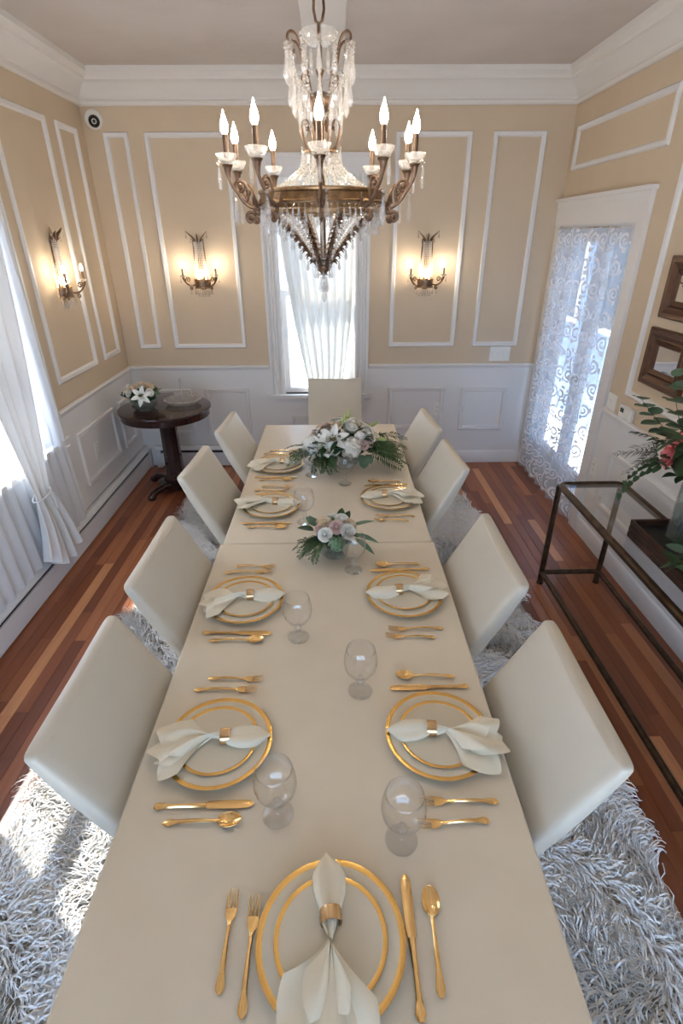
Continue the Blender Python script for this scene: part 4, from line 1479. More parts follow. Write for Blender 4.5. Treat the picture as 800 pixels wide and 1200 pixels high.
def curtain_lace():
    ya, yb, zt, zb = DOOR[0] + .002, DOOR[1] - .01, 2.045, .02
    X0 = XR - .035
    root = empty('lace_curtain', (X0, (ya + yb) / 2, zt))
    tag(root, 'pale blue lace curtain with white scrolls over the glazed door', 'curtain')
    yc = (ya + yb) / 2
    def surf(u, v, off=0.0):
        y = ya + (yb - ya) * u
        z = zt - (zt - zb) * v
        x = X0 + (.016 * math.sin(u * 2 * PI * 8 + .5 * math.sin(v * 5)) + .006 * math.sin(u * 31)) * (.5 + .5 * v) - off
        return (x - X0, y - yc, z - zt)
    sheet_obj('lace_ground', lambda u, v: surf(u, v), 161, 24, M_LACE, root)
    W, Hh = yb - ya, zt - zb
    mb = MB()
    rg = random.Random(4)
    def ribbon(pts, w):
        vs, fs = [], []
        m = len(pts)
        for i, (py, pz) in enumerate(pts):
            q0, q1 = pts[max(i - 1, 0)], pts[min(i + 1, m - 1)]
            dy, dz = q1[0] - q0[0], q1[1] - q0[1]
            L = math.hypot(dy, dz) or 1
            ww = w * (0.35 + .65 * math.sin(PI * (i + .6) / (m + .2)))
            for s in (-1, 1):
                u = (py - dz / L * ww * s) / W; v = (pz + dy / L * ww * s) / Hh
                vs.append(surf(min(max(u, 0), 1), min(max(v, 0), 1), .004))
        for i in range(m - 1):
            fs.append((2 * i, 2 * i + 1, 2 * i + 3, 2 * i + 2))
        mb.add(vs, fs)
    cols, rows = 8, 13
    for i in range(cols):
        for j in range(rows):
            cy_ = (i + .5) * W / cols + (.25 * W / cols if j % 2 else -.25 * W / cols) * .6
            cz_ = (j + .5) * Hh / rows
            s = 1 if (i + j) % 2 else -1
            r0 = rg.uniform(.050, .064)
            a0 = rg.uniform(-.4, .4) + (PI if s < 0 else 0)
            sp_ = []
            for k in range(26):
                t = k / 25
                r = r0 * (1 - .86 * t)
                a = a0 + s * 1.75 * 2 * PI * t
                sp_.append((cy_ + r * math.cos(a), cz_ + r * math.sin(a)))
            ribbon(sp_, .0095)
            e = sp_[0]
            ribbon([(e[0] + .010 * math.sin(k * .7), e[1] + k * .017 * (1 if j % 2 else -1)) for k in range(8)], .009)
            for k in range(3):
                a = a0 + 2.1 * k + .6
                p = (cy_ + r0 * 1.05 * math.cos(a), cz_ + r0 * 1.05 * math.sin(a))
                ribbon([(p[0] + .034 * t * math.cos(a + .9 + t), p[1] + .034 * t * math.sin(a + .9 + t)) for t in (0, .25, .5, .75, 1)], .012)
    mb.build('scroll_embroidery', M_SCROLL, root, smooth=180, recalc=False)
    MB().tube([(0, -W / 2 - .01, -.004), (0, W / 2 + .01, -.004)], .0065, 10).build('curtain_rod', M_SILVER, root)


curtain_lace()


# ------------------------------------------------------------------ round pedestal table
def pedestal_table(cx, cy):
    root = empty('pedestal_table', (cx, cy, 0))
    tag(root, 'round dark mahogany pedestal table in the corner', 'table')
    R = .372
    MB().lathe([(0, .675), (R - .03, .675), (R - .012, .68), (R - .010, .725), (R, .73), (R + .004, .740), (R, .75), (R - .012, .752), (0, .752)], 64).build('tabletop', M_MAHOG, root, smooth=40)
    col = MB()
    col.lathe([(0, .09), (.105, .09), (.105, .12), (.083, .14), (.078, .16), (.070, .62), (.085, .64), (.10, .675), (0, .675)], 8, TR(rz=PI / 8))
    col.build('column', M_MAHOG, root, smooth=25)
    MB().lathe([(0, .05), (.15, .05), (.16, .06), (.16, .085), (.14, .095), (0, .095)], 32).build('platform', M_MAHOG, root, smooth=40)
    for k in range(4):
        a = PI / 4 + k * PI / 2 + .25
        mb = MB()
        mb.tube([(.08, 0, .07), (.16, 0, .078), (.235, 0, .070), (.285, 0, .05), (.305, 0, .032)], [.034, .034, .032, .031, .030], 10, flat=.9)
        mb.ball((.295, 0, .032), (.042, .036, .0315), n=12, k=8)
        f = mb.build('scroll_foot', M_MAHOG, root, smooth=60)
        f.rotation_euler = (0, 0, a)


pedestal_table(-1.418, 4.285)


# ------------------------------------------------------------------ flowers and leaves
def leaf_mesh(name, L, W, mat, curl=.25, cup=.2, tip=1.0):
    mb = MB()
    def f(u, v):
        s = v * 2 - 1
        w = W * math.sin(PI * min(1, u ** .85)) ** tip + .0004
        return (u * L * (1 - .15 * curl), s * w, -curl * L * u * u + cup * w * s * s + .0)
    mb.grid(f, 7, 5)
    return mb.mesh(name, mat, smooth=180, recalc=False)


LEAF_LONG = leaf_mesh('leaf', .105, .017, M_LEAF, .3)
LEAF_EUC = leaf_mesh('leaf', .062, .021, M_EUC, .15, .15, .75)
LEAF_ROUND = leaf_mesh('leaf', .05, .022, M_EUC, .1, .1, .6)
LEAF_DARK = leaf_mesh('leaf', .07, .021, M_LEAF, .25, .2, .8)
LEAF_BLADE = leaf_mesh('leaf', .13, .017, M_EUC, .25, .1, .9)


def frond_mesh(name, L, n, wl, mat, droop=.5, seed=0, lw=.0035):
    rg = random.Random(seed)
    mb = MB()
    pts = []
    for i in range(n + 1):
        t = i / n
        pts.append(Vector((L * t * (1 - .2 * droop * t), .02 * L * math.sin(t * 4 + seed), -droop * L * t * t * .8 + .1 * L * t)))
    mb.tube(pts, [.0014 * (1 - .7 * i / n) for i in range(n + 1)], 4)
    for i in range(1, n + 1):
        t = i / n
        p = pts[i]
        d = (pts[i] - pts[i - 1]).normalized()
        for s in (-1, 1):
            ll = wl * math.sin(PI * (.12 + .80 * (1 - t))) * rg.uniform(.8, 1.1) + wl * .12
            side = Vector((-d.y, d.x, 0)).normalized() * s
            out = (d * .55 + side * .85 + Vector((0, 0, rg.uniform(-.35, .25)))).normalized()
            nn = d.cross(out).normalized()
            w_ = out.cross(nn).normalized() * lw
            q = p + out * ll * .5 + Vector((0, 0, .06 * ll))
            e = p + out * ll + Vector((0, 0, -.15 * ll))
            mb.add([p, q + w_, e, q - w_], [(0, 1, 2, 3)])
    return mb.mesh(name, mat, smooth=0, recalc=False)


FERN_A = frond_mesh('fern_frond', .17, 16, .042, M_FERN, .55, 1)
FERN_B = frond_mesh('fern_frond', .20, 20, .034, M_FERN, .5, 2)
FERN_C = frond_mesh('fern_frond', .15, 14, .030, M_LEAF, .2, 3, .004)
WISP = frond_mesh('wispy_sprig', .26, 22, .055, pm('dusky_foliage', srgb(74, 70, 52), .6), .45, 4, .0022)


def petal_grid(mb, L, W, bend, cup, M, nu=7, nv=5, tipw=1.0):
    def f(u, v):
        s = v * 2 - 1
        w = W * (math.sin(PI * min(.98, .12 + u * .86)) ** tipw)
        ang = bend * u
        x = L * u * math.cos(ang * .6)
        z = L * u * math.sin(.9 - ang) * .8 + cup * w * s * s
        return (x, s * w, z)
    mb.grid(f, nu, nv, M)


def lily_parts():
    pet = MB()
    rows, vs, n = 11, [], 5
    x = z = 0.0
    for i in range(rows):
        u = i / (rows - 1)
        th = math.radians(28 + 78 * u ** 1.1)          # opens out and curls back at the tip
        if i:
            x += .0088 * math.sin(th); z += .0088 * math.cos(th)
        w = .0175 * math.sin(PI * (.10 + .88 * u)) ** .85
        for j in range(n):
            q = j / (n - 1) * 2 - 1
            vs.append((x, q * w, z + .30 * w * q * q + .0012 * (1 - abs(q)) * -1))
    pet.add(vs, [(i * n + j, i * n + j + 1, (i + 1) * n + j + 1, (i + 1) * n + j) for i in range(rows - 1) for j in range(n - 1)])
    pet = pet.mesh('petal', M_PETAL_W, 180, False)
    st = MB()
    for k in range(6):
        a = k * PI / 3 + .3
        e = (.014 * math.cos(a), .014 * math.sin(a), .045)
        st.tube([(0, 0, 0), (e[0] * .5, e[1] * .5, .026), e], .0009, 4, mi=0)
        st.tube([(e[0] - .004, e[1], e[2]), (e[0] + .004, e[1], e[2] + .001)], .0018, 5, mi=1)
    return pet, st.mesh('stamen', [M_BUD, M_STAMEN], 60)


LILY_PET, LILY_ST = lily_parts()


def add_lily(parent, loc, rot, s=1.0):
    o = bpy.data.objects.new('lily', None); COL.objects.link(o)
    o.parent = parent; o.location = loc; o.rotation_euler = rot; o.scale = (s, s, s)
    for k in range(6):
        inst(LILY_PET, 'petal', o, (0, 0, .002 * (k % 2)), (0, .0 if k % 2 else .12, k * PI / 3))
    inst(LILY_ST, 'stamen', o)
    return o


def rose_mesh(R, mat, seed):
    rg = random.Random(seed)
    mb = MB()
    layers = [(3, .30, 1.45, .95), (4, .48, 1.25, .98), (5, .70, 1.0, .92), (6, .92, .72, .80), (6, 1.05, .45, .62)]
    for li, (n, r, tilt, h) in enumerate(layers):
        for k in range(n):
            a = 2 * PI * (k + .5 * (li % 2)) / n + rg.uniform(-.15, .15)
            wd = 2 * PI / n * .72
            def f(u, v):
                s = v * 2 - 1
                aa = a + s * wd * (.55 + .45 * u)
                rr = R * r * (.35 + .65 * math.sin(u * PI * .5) ** .8) * (1 + .05 * s * s)
                if u > .8: rr += R * .10 * (u - .8) / .2 * (1 if li > 1 else 0)
                z = R * h * (u ** .9) * (1 - .22 * s * s * u) - R * .10 * li * u
                return (rr * math.cos(aa), rr * math.sin(aa), z)
            mb.grid(f, 6, 6)
    mb.ball((0, 0, R * .35), (R * .28, R * .28, R * .5))
    return mb.mesh('rose', mat, 180, False)


ROSE_W, ROSE_C, ROSE_B = rose_mesh(.030, M_PETAL_W, 1), rose_mesh(.030, M_PETAL_C, 2), rose_mesh(.030, M_PETAL_B, 3)
PEONY = rose_mesh(.055, M_PETAL_P, 4)


def hydrangea_mesh(R, seed, mat, n=70, fl=.010):
    rg = random.Random(seed)
    mb = MB()
    mb.ball((0, 0, 0), R * .78, n=12, k=8)
    for i in range(n):
        z = 1 - 1.5 * (i + .5) / n
        a = i * 2.39996
        r = math.sqrt(max(0, 1 - z * z))
        d = Vector((r * math.cos(a), r * math.sin(a), z))
        q = d.to_track_quat('Z', 'Y').to_matrix().to_4x4()
        T = Matrix.Translation(d * R * rg.uniform(.84, 1.10)) @ q @ Euler((rg.uniform(-.4, .4), rg.uniform(-.4, .4), rg.uniform(0, 3))).to_matrix().to_4x4()
        for k in range(4):
            c, s = math.cos(k * PI / 2), math.sin(k * PI / 2)
            rot = lambda x, y: (c * x - s * y, s * x + c * y)
            pts = [(0, 0, .001), rot(fl * .55, -fl * .5) + (.002,), rot(fl * 1.05, 0) + (.0005,), rot(fl * .55, fl * .5) + (.002,)]
            mb.add(pts, [(0, 1, 2, 3)], T)
    return mb.mesh('hydrangea_head', mat, 0, False)


HYD = hydrangea_mesh(.050, 1, M_PETAL_W, 110, .0135)
SUCC = hydrangea_mesh(.026, 2, M_SUCC, 40, .0085)
BUD = MB().lathe([(0, 0), (.006, .006), (.011, .03), (.010, .05), (.005, .068), (0, .076)], 8).mesh('lily_bud', M_BUD, 80)


def bowl_parts(root, r, h):
    mb = MB()
    mb.lathe([(0, .004), (r * .62, .004), (r * .9, h * .35), (r * .97, h * .7), (r * .94, h), (r, h), (r * 1.02, h * .7), (r * .95, h * .3), (r * .66, 0), (0, 0)], 40)
    mb.build('glass_bowl', M_GLASSB, root, smooth=60)
    MB().lathe([(0, .006), (r * .6, .006), (r * .86, h * .35), (r * .9, h * .55), (0, h * .55)], 32).build('water', M_WATER, root, smooth=60)
    rg = random.Random(9)
    for k in range(9):
        a = k * .7
        MB().tube([(r * .5 * math.cos(a), r * .5 * math.sin(a), .012), (-.012 * math.cos(a * 2), .012 * math.sin(a), h * 1.15)], .0026, 5).build('flower_stem', M_STEM, root)


def dome_rot(d, spin=0.0):
    q = Vector(d).normalized().to_track_quat('Z', 'Y')
    return (q @ Euler((0, 0, spin)).to_quaternion()).to_euler()


def put_leaves(root, n, me_list, c, R, zlo, zhi, seed, s=(.8, 1.25), amin=0, amax=2 * PI, outw=.55):
    rg = random.Random(seed)
    for i in range(n):
        a = rg.uniform(amin, amax)
        el = rg.uniform(-.35, .75)
        r = R * rg.uniform(.45, .95)
        z = rg.uniform(zlo, zhi)
        o = inst(rg.choice(me_list), 'leaf', root, (c[0] + r * math.cos(a), c[1] + r * math.sin(a), c[2] + z), (rg.uniform(-.5, .5), -el, a + rg.uniform(-outw, outw)), rg.uniform(*s))


def centrepiece_lily(cx, cy):
    root = empty('lily_centrepiece', (cx, cy, TZ))
    tag(root, 'large centrepiece of white lilies, hydrangea and roses in a glass bowl', 'flowers')
    bowl_parts(root, .105, .095)
    add = lambda me, nm, p, d, s=1.0, sp=0.0: inst(me, nm, root, p, dome_rot(d, sp), s)
    # foam / leaf heart so that no gap shows
    hb = MB().ball((0, 0, .13), (.15, .11, .075), n=14, k=8); hb.build('moss_heart', M_LEAF, root)
    for p, d, s in (((-.055, -.075, .185), (-.1, -.8, .65), 1.25), ((-.115, -.085, .150), (-.45, -.85, .45), 1.2), ((-.085, -.085, .105), (-.2, -1, .10), 1.05), ((-.15, -.03, .19), (-.8, -.3, .7), .85), ((.165, -.03, .19), (.8, -.3, .6), .85), ((.02, .02, .255), (0, .1, 1), .9), ((.13, .03, .22), (.5, .1, .9), .85), ((-.02, .09, .235), (-.1, .5, .9), .9)):
        add_lily(root, p, dome_rot(d, .4), s)
    for p, d, s in (((.045, -.105, .150), (.1, -.8, .6), 1.15), ((-.190, -.045, .150), (-.8, -.4, .5), 1.05), ((.06, .09, .20), (.2, .7, .7), 1.0), ((-.09, .09, .19), (-.4, .7, .7), 1.0), ((.10, -.055, .205), (.3, -.3, .9), .62)):
        add(HYD, 'hydrangea_head', p, d, s)
    for me, p, d, s in ((ROSE_B, (.115, -.095, .165), (.4, -.8, .6), 1.05), (ROSE_B, (.150, -.070, .17), (.7, -.5, .6), 1.0), (ROSE_C, (-.14, .03, .215), (-.4, .1, .9), 1.0), (ROSE_B, (-.10, .05, .23), (-.3, .2, 1), 1.0), (ROSE_C, (-.035, .0, .25), (-.1, -.2, 1), 1.05), (ROSE_W, (.055, -.03, .245), (.1, -.3, 1), .95),
                        (ROSE_C, (.09, .04, .235), (.3, .2, 1), .95), (ROSE_C, (.165, .02, .195), (.8, .1, .8), .9), (ROSE_B, (-.165, -.01, .205), (-.7, -.1, .9), .85), (ROSE_W, (.135, -.03, .215), (.5, -.2, .9), .9), (ROSE_W, (0, .11, .215), (0, .6, .8), 1), (ROSE_B, (.10, .11, .20), (.4, .7, .7), 1), (ROSE_W, (-.12, .10, .195), (-.4, .7, .7), 1)):
        add(me, 'rose', p, d, s)
    for p, d in (((.19, -.04, .185), (.9, -.5, .05)), ((.0, .0, .255), (.15, -.2, 1)), ((.15, .06, .22), (.9, .2, .4)), ((.03, .05, .262), (.1, .1, 1))):
        add(BUD, 'lily_bud', p, d, 1.05)
    put_leaves(root, 46, [LEAF_DARK, LEAF_LONG, LEAF_EUC], (0, 0, .10), .19, .0, .09, 21)
    put_leaves(root, 26, [LEAF_DARK, LEAF_LONG], (0, 0, .16), .14, .0, .07, 22)
    for p, rz, ry in (((.105, -.12, .115), -1.3, .75), ((.135, -.115, .115), -1.0, .65), ((.12, -.125, .10), -1.55, .95)):
        inst(LEAF_ROUND, 'leaf', root, p, (0, ry, rz), 1.35)
    rg = random.Random(31)
    for i in range(22):     # greenery spilling over on the console side
        a = rg.uniform(-.75, .55)
        inst(rg.choice([FERN_A, FERN_B]), 'fern_frond', root, (.12 + rg.uniform(-.03, .06), rg.uniform(-.08, .06), .115 + rg.uniform(-.03, .05)), (rg.uniform(-.5, .5), rg.uniform(-.35, -.02), a), rg.uniform(1.05, 1.4))
    for i in range(12):
        a = rg.uniform(PI - .5, PI + 1.3)
        inst(rg.choice([FERN_A, FERN_C, FERN_C]), 'fern_frond', root, (-.13 + rg.uniform(-.04, .04), -.05 + rg.uniform(-.05, .04), .12), (rg.uniform(-.5, .5), rg.uniform(-.45, .08), a), rg.uniform(.9, 1.25))
    for i in range(8):
        inst(FERN_B, 'fern_frond', root, (-.10 + rg.uniform(-.05, .03), -.09, .10), (rg.uniform(-.4, .4), rg.uniform(-.1, .16), -PI / 2 + rg.uniform(-.6, .4)), rg.uniform(.7, .9))


def centrepiece_rose(cx, cy):
    root = empty('rose_centrepiece', (cx, cy, TZ))
    tag(root, 'small centrepiece of white roses and eucalyptus in a glass bowl', 'flowers')
    bowl_parts(root, .068, .075)
    MB().ball((0, 0, .10), (.075, .065, .045), n=12, k=8).build('moss_heart', M_LEAF, root)
    for me, p, d, s in ((ROSE_W, (-.035, -.06, .135), (-.2, -.75, .65), .95), (ROSE_B, (.012, -.035, .155), (0, -.6, .8), 1.0), (ROSE_W, (.058, -.045, .140), (.45, -.65, .6), 1.05), (ROSE_C, (.07, -.005, .145), (.7, -.2, .7), 1.0),
                        (ROSE_W, (.035, .015, .165), (.2, -.1, 1), .95), (ROSE_C, (-.035, 0, .160), (-.2, -.2, 1), .85), (ROSE_B, (-.06, -.015, .14), (-.6, -.4, .8), .7), (ROSE_W, (0, .06, .145), (0, .6, .8), .95), (ROSE_C, (-.05, .05, .135), (-.5, .6, .6), .95), (ROSE_B, (.05, .05, .14), (.5, .6, .6), .9)):
        inst(me, 'rose', root, p, dome_rot(d), s)
    inst(SUCC, 'succulent', root, (.012, -.082, .105), dome_rot((.1, -.9, .4)), 1.2)
    inst(SUCC, 'succulent', root, (-.02, .025, .15), dome_rot((0, .2, 1)), .9)
    for p, rx, ry, rz, me, s in (((.075, .01, .135), 0, -.35, .25, LEAF_BLADE, .85), ((.085, -.03, .12), .2, .10, -.15, LEAF_BLADE, .9), ((.09, -.04, .105), .2, .25, -.6, LEAF_BLADE, .85), ((-.07, .02, .13), 0, -.5, 2.4, LEAF_EUC, 1.2), ((-.085, -.005, .125), 0, -.3, 2.9, LEAF_DARK, 1.1), ((-.08, .03, .14), 0, -.3, 2.0, LEAF_BLADE, .6), ((.03, .05, .15), 0, -.9, 1.4, LEAF_DARK, .8), ((.05, .03, .155), .3, -.9, .9, LEAF_DARK, .7)):
        inst(me, 'leaf', root, p, (rx, ry, rz), s)
    put_leaves(root, 30, [LEAF_DARK, LEAF_EUC, LEAF_DARK], (0, 0, .08), .085, .0, .05, 41, (.45, .8))
    rg = random.Random(33)
    for i in range(14):
        a = rg.uniform(PI - .2, PI + 1.5)
        inst(rg.choice([FERN_A, FERN_B, FERN_C]), 'fern_frond', root, (-.05 + rg.uniform(-.02, .02), -.02 + rg.uniform(-.03, .03), .10), (rg.uniform(-.5, .5), rg.uniform(-.2, .22), a), rg.uniform(.55, .82))
    for i in range(5):
        inst(FERN_C, 'fern_frond', root, (0, .03, .10), (0, rg.uniform(-.4, .1), rg.uniform(.6, 2.6)), rg.uniform(.5, .7))


centrepiece_lily(0.045, 2.985)
centrepiece_rose(-0.012, 1.965)


def pedestal_flowers(cx, cy):
    root = empty('flower_bowl', (cx, cy, .7525))
    tag(root, 'white lily and rose posy in a glass bowl on the pedestal table', 'flowers')
    bowl_parts(root, .105, .085)
    MB().ball((0, 0, .11), (.11, .10, .055), n=12, k=8).build('moss_heart', M_LEAF, root)
    add_lily(root, (.03, -.105, .13), dome_rot((.2, -.9, .4), .3), 1.1)
    add_lily(root, (-.09, -.04, .16), dome_rot((-.7, -.4, .6)), .8)
    for me, p, d, s in ((ROSE_C, (-.05, -.04, .175), (-.3, -.4, .8), 1.2), (ROSE_C, (.0, .0, .19), (0, -.2, 1), 1.2), (ROSE_C, (.06, .0, .18), (.4, -.2, .9), 1.2), (ROSE_W, (-.075, -.07, .15), (-.6, -.6, .5), 1.1), (ROSE_W, (.08, -.06, .15), (.6, -.6, .5), 1.0), (ROSE_W, (-.02, .07, .165), (0, .6, .8), 1.1), (ROSE_C, (.05, .06, .16), (.4, .6, .7), 1)):
        inst(me, 'rose', root, p, dome_rot(d), s)
    put_leaves(root, 40, [LEAF_DARK, LEAF_ROUND], (0, 0, .09), .15, .0, .07, 51, (.7, 1.1))


pedestal_flowers(-1.56, 4.22)


def crystal_stand(cx, cy):
    root = empty('crystal_stand', (cx, cy, .7525))
    tag(root, 'clear crystal dish with a tall centre stem on the pedestal table', 'dish')
    mb = MB()
    mb.lathe([(0, .006), (.08, .006), (.125, .022), (.150, .042), (.154, .040), (.130, .016), (.085, 0), (0, 0)], 48, wob=lambda a, k: 1 + (.035 * math.cos(12 * a) if k in (2, 3, 4, 5) else 0))
    mb.build('fluted_dish', M_BOBECHE, root, smooth=40)
    MB().lathe([(0, .006), (.02, .008), (.008, .03), (.011, .06), (.006, .09), (.010, .13), (.006, .17), (.011, .195), (.004, .215), (0, .225)], 14).build('centre_stem', M_BOBECHE, root, smooth=40)
    for k in range(5):
        a = k * 2 * PI / 5
        pts = [(r * math.cos(a), r * math.sin(a), z) for r, z in ((.008, .06), (.035, .085), (.062, .07), (.075, .045), (.085, .06))]
        MB().tube(pts, .0035, 6).build('curved_arm', M_BOBECHE, root)
        MB().lathe([(.008, 0), (.012, .004), (.014, .02), (.012, .021), (.009, .006)], 12, Matrix.Translation(pts[-1])).build('small_cup', M_BOBECHE, root)


crystal_stand(-1.285, 4.365)


# ------------------------------------------------------------------ console table with glass top
def console():
    root = empty('console_table', (1.505, 1.85, 0))
    tag(root, 'bronzed metal console table with a clear glass top', 'table')
    x0, x1, y0, y1, h = -.190, .175, -1.0, .925, .700
    r = .0165
    def bar(nm, a, b, rr=r):
        MB().tube([a, b], rr, 12).build(nm, M_IRON, root, smooth=40)
    for x in (x0, x1):
        for y in (y0, y1):
            mb = MB().tube([(x, y, 0), (x, y, h - .004)], r, 12)
            mb.lathe([(0, 0), (.021, 0), (.021, .012), (r, .016), (0, .016)], 12, Matrix.Translation((x, y, 0)))
            mb.build('leg', M_IRON, root, smooth=40)
    c = .045                                     # rounded corner top frame
    def corner(cx, cy, a0): return [(cx + c * math.cos(a0 + PI / 2 * k / 5), cy + c * math.sin(a0 + PI / 2 * k / 5), h) for k in range(6)]
    loop = corner(x1 - c, y1 - c, 0) + corner(x0 + c, y1 - c, PI / 2) + corner(x0 + c, y0 + c, PI) + corner(x1 - c, y0 + c, 1.5 * PI)
    MB().tube(loop, .020, 12, closed=True).build('top_frame', M_IRON, root, smooth=50)
    MB().box(x0 + .012, x1 - .012, y0 + .012, y1 - .012, h + .004, h + .012).build('glass_top', M_GLASS, root, smooth=0)
    zl = .085
    bar('lower_rail', (x0, y0, zl), (x0, y1, zl)); bar('lower_rail', (x1, y0, zl), (x1, y1, zl))
    bar('lower_rail', (x0, y0, zl), (x1, y0, zl)); bar('lower_rail', (x0, y1, zl), (x1, y1, zl))


console()
CT = .7125
box_r = empty('wooden_planter', (1.515, 1.83, CT))
tag(box_r, 'dark rustic wooden planter box on the console glass', 'planter')
for k in range(3):
    for s in (-1, 1):
        MB().box(-.118 if s < 0 else .106, -.106 if s < 0 else .118, -.33, .33, .003 + k * .031, .031 + k * .031, bev=.002).build('side_plank', M_BOXWOOD, box_r)
        MB().box(-.105, .105, -.33 if s < 0 else .318, -.318 if s < 0 else .33, .003 + k * .031, .031 + k * .031, bev=.002).build('end_plank', M_BOXWOOD, box_r)
MB().box(-.105, .105, -.317, .317, .0, .012).build('base_plank', M_BOXWOOD, box_r)
MB().box(-.104, .104, -.316, .316, .013, .062).build('dark_filling', M_SLOT, box_r)

fl = empty('white_flower_filling', (1.515, 1.80, CT + .062))
tag(fl, 'white flowers and green leaves filling the wooden planter box', 'flowers')
rg = random.Random(61)
for i in range(12):
    inst(rg.choice([ROSE_W, ROSE_W, ROSE_C]), 'rose', fl, (rg.uniform(-.08, .08), rg.uniform(-.26, .02), rg.uniform(.015, .05)), dome_rot((rg.uniform(-.6, .4), rg.uniform(-.3, .5), 1)), rg.uniform(.7, 1.0))
inst(HYD, 'hydrangea_head', fl, (-.03, .0, .045), dome_rot((-.3, .3, 1)), .62)
inst(HYD, 'hydrangea_head', fl, (.02, -.12, .05), dome_rot((0, .1, 1)), .75)
put_leaves(fl, 44, [LEAF_DARK, LEAF_LONG, LEAF_EUC], (0, -.1, .02), .13, -.015, .03, 62, (.7, 1.2))
inst(LEAF_ROUND, 'leaf', fl, (-.06, .03, .05), (0, -.2, 2.4), 1.6)
inst(LEAF_LONG, 'leaf', fl, (-.03, .05, .05), (0, -.3, 2.0), 1.0)


def tall_arrangement(cx, cy):
    root = empty('tall_flower_vase', (cx, cy, CT + .0635))
    tag(root, 'tall glass vase of coral pink blooms and trailing eucalyptus on the console', 'flowers')
    MB().lathe([(0, .008), (.048, .008), (.050, .26), (.054, .26), (.054, .004), (.050, 0), (0, 0)], 32).build('glass_vase', M_GLASSB, root, smooth=40)
    MB().lathe([(0, .009), (.047, .009), (.047, .16), (0, .16)], 24).build('water', M_WATER, root, smooth=40)
    for k in range(8):
        a = k * .8
        MB().tube([(.03 * math.cos(a), .03 * math.sin(a), .02), (.02 * math.cos(a + 2), .02 * math.sin(a + 2), .30)], .003, 5).build('flower_stem', M_STEM, root)
    MB().ball((0, 0, .36), (.12, .12, .09), n=12, k=8).build('leaf_heart', M_LEAF, root)
    for p, d, s in (((-.02, .10, .42), (-.2, .7, .7), 1.0), ((.02, .0, .47), (0, 0, 1), 1.0), ((-.10, .05, .38), (-.9, .4, .3), 1.0), ((-.06, -.08, .41), (-.6, -.6, .5), 1), ((.06, -.10, .40), (.3, -.8, .5), 1.0), ((.0, .13, .34), (-.2, .95, .2), .85)):
        inst(PEONY, 'peony', root, p, dome_rot(d), s)
    for p, d in (((-.11, .09, .36), (-.7, .7, .2)), ((-.09, .14, .37), (-.4, .9, .2))):
        inst(HYD, 'hydrangea_head', root, p, dome_rot(d), .5)
    put_leaves(root, 70, [LEAF_DARK, LEAF_LONG, LEAF_EUC], (0, 0, .32), .17, .0, .16, 71, (.8, 1.2))
    # eucalyptus branches: stem with paired round leaves, each leaf its own piece
    rg = random.Random(73)
    def branch(p0, p1, p2, n, me, s0):
        pts = [Vector(p0) * (1 - t) ** 2 + Vector(p1) * 2 * t * (1 - t) + Vector(p2) * t * t for t in [i / 10 for i in range(11)]]
        st = MB().tube(pts, [.0026 - .0016 * i / 10 for i in range(11)], 5).build('branch', M_STEM, root)
        for i in range(n):
            t = .3 + .7 * i / (n - 1)
            f = t * 10; k = min(int(f), 9)
            p = pts[k].lerp(pts[k + 1], f - k)
            d = (pts[k + 1] - pts[k]).normalized()
            for s in (-1, 1):
                sd = Vector((-d.y, d.x, 0)); sd = sd.normalized() if sd.length > .1 else Vector((1, 0, 0))
                out = (sd * s + d * .5 + Vector((0, 0, rg.uniform(-.3, .3)))).normalized()
                e = out.to_track_quat('X', 'Z').to_euler()
                inst(me, 'leaf', st, p, e, s0 * (1.15 - .5 * t) * rg.uniform(.85, 1.15))
    branch((0, .06, .36), (-.02, .22, .46), (-.04, .30, .66), 6, LEAF_ROUND, 1.9)
    branch((-.02, .06, .38), (-.05, .22, .52), (-.02, .20, .74), 6, LEAF_ROUND, 1.8)
    branch((0, .08, .36), (-.06, .26, .44), (-.12, .36, .54), 6, LEAF_ROUND, 1.8)
    branch((0, .08, .34), (-.08, .26, .30), (-.14, .28, .16), 7, LEAF_DARK, .75)
    branch((-.04, .06, .34), (-.14, .18, .30), (-.20, .20, .13), 7, LEAF_DARK, .75)
    branch((0, .08, .36), (-.08, .28, .40), (-.08, .42, .36), 8, LEAF_DARK, .6)
    for i in range(9):
        inst(WISP, 'wispy_sprig', root, (-.02, .10 + rg.uniform(-.02, .03), .34 + rg.uniform(-.03, .04)), (rg.uniform(-.6, .6), rg.uniform(-.15, .35), PI / 2 + rg.uniform(-.1, .65)), rg.uniform(1.0, 1.5))
    for i in range(8):
        inst(rg.choice([FERN_A, FERN_C]), 'fern_frond', root, (-.04, .08, .37 + rg.uniform(-.05, .06)), (rg.uniform(-.6, .6), rg.uniform(-.4, .2), PI / 2 + rg.uniform(-.2, .9)), rg.uniform(1.0, 1.4))


tall_arrangement(1.555, 2.03)


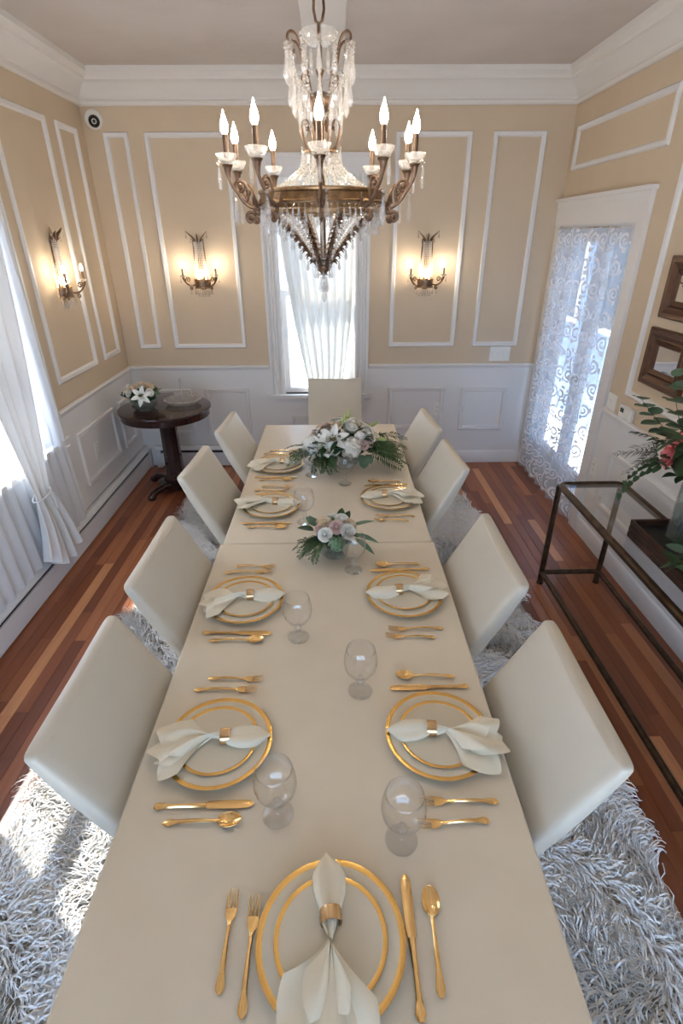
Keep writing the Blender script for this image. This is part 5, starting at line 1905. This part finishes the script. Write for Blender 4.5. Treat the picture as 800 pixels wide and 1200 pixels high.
# ------------------------------------------------------------------ mirrors, plates, thermostat, camera dome
def mirror(label, ya, yb, z0, z1):
    cy, cz = (ya + yb) / 2, (z0 + z1) / 2
    root = empty('framed_mirror', (XR, cy, cz))
    tag(root, label, 'mirror', 'bronze framed mirrors')
    mp = lambda u, z, d: (-d, u, z)
    a, b = (yb - ya) / 2, (z1 - z0) / 2
    MB().frame(-a, a, -b, b, [(0, 0), (0, .026), (.008, .034), (.020, .030), (.030, .032), (.052, .020), (.060, .022), (.066, .012), (.066, 0)], mp).build('outer_frame', M_FRAME, root, smooth=30)
    MB().frame(-a + .066, a - .066, -b + .066, b - .066, [(0, 0), (0, .020), (.006, .024), (.022, .016), (.026, .012), (.026, 0)], mp).build('inner_frame', M_FRAME, root, smooth=30)
    m = MB(); m.add(*box_uzd(-a + .090, a - .090, -b + .090, b - .090, .002, .010), mp); m.build('mirror_glass', M_MIRROR, root, smooth=0)


mirror('lower bronze-framed mirror over the console table', 2.715, 3.108, 1.222, 1.535)
mirror('upper bronze-framed mirror over the console table', 2.685, 3.078, 1.590, 1.900)


def wall_plate(name, label, cat, mp, u, z, w, h, rockers=0, outlet=False):
    root = empty(name, mp(u, z, 0))
    L = Vector(root.location)
    def put(nm, u0, u1, z0, z1, d0, d1, mat, par=root):
        m = MB(); m.add(*box_uzd(u + u0, u + u1, z + z0, z + z1, d0, d1), mp)
        m.v = [tuple(Vector(v) - L) for v in m.v]
        return m.build(nm, mat, par, smooth=0)
    b = .008 if z < .93 else 0
    m = MB()
    vs = []
    for k, (i, d) in enumerate(((0, b), (0, b + .003), (.004, b + .006))):
        vs += [(u - w / 2 + i, z - h / 2 + i, d), (u + w / 2 - i, z - h / 2 + i, d), (u + w / 2 - i, z + h / 2 - i, d), (u - w / 2 + i, z + h / 2 - i, d)]
    m.add(vs, [(3, 2, 1, 0), (8, 9, 10, 11)] + [(k * 4 + i, k * 4 + (i + 1) % 4, k * 4 + 4 + (i + 1) % 4, k * 4 + 4 + i) for k in range(2) for i in range(4)], mp)
    m.v = [tuple(Vector(v) - L) for v in m.v]
    m.build('cover_plate', M_PLASTIC, root, smooth=0)
    for k in range(rockers):
        c = (k - (rockers - 1) / 2) * .046
        put('rocker', c - .016, c + .016, -.033, .033, b + .005, b + .010, M_PLASTIC)
    if outlet:
        for s in (-1, 1):
            so = put('socket', -.016, .016, s * .021 - .013, s * .021 + .013, b + .005, b + .009, M_PLASTIC)
            for q in (-.006, .006):
                put('slot', q - .0012, q + .0012, s * .021 - .006, s * .021 + .006, b + .0088, b + .0094, M_SLOT, so)
    tag(root, label, cat)


wall_plate('switch_plate', 'white triple rocker switch plate above the wainscot beside the door', 'switch', mapB, 1.495, 1.049, .185, .128, 3)
wall_plate('outlet_plate', 'white outlet plate in the wainscot behind the console-side chair', 'outlet', mapB, .962, .547, .080, .125, 0, True)
wall_plate('outlet_plate', 'white outlet plate in the wainscot above the long heater', 'outlet', mapL, 3.865, .53, .080, .125, 0, True)
wall_plate('switch_plate', 'white double switch plate beside the thermostat', 'switch', mapR, 3.385, .985 + .02, .118, .128, 2)
wall_plate('outlet_plate', 'white outlet plate low beside the lace door casing', 'outlet', mapR, 3.40, .545, .080, .125, 0, True)

th = empty('thermostat', (XR, 3.16, 1.005))
MB().box(-.030, 0, -.072, .072, -.045, .045, bev=.005).build('housing', M_PLASTIC, th)
MB().box(-.0315, -.029, .012, .052, .002, .028).build('display', M_LCD, th, smooth=0)
for k in range(3):
    MB().box(-.0325, -.029, -.05 + k * .032, -.03 + k * .032, -.032, -.024).build('button', M_PLASTIC, th, smooth=0)
tag(th, 'white wall thermostat with a small display beside the switch plate', 'thermostat')

dm = empty('security_camera', (-1.775, YB, 2.772), (0, 0, .35))
T = TR(rx=PI / 2 - .25)
MB().lathe([(0, 0), (.062, 0), (.064, .012), (.058, .04), (.050, .05), (.042, .052), (0, .052)], 32, T).build('housing', M_PLASTIC, dm)
MB().ball((0, -.052, -.012), .040, n=20, k=12).build('ball', M_BLACK, dm)
MB().lathe([(.012, 0), (.017, 0), (.017, .006), (.012, .006)], 20, Matrix.Translation((0, -.088, -.018)) @ TR(rx=PI / 2), close=True).build('lens_ring', M_PLASTIC, dm)
tag(dm, 'small white dome security camera high in the corner', 'camera')
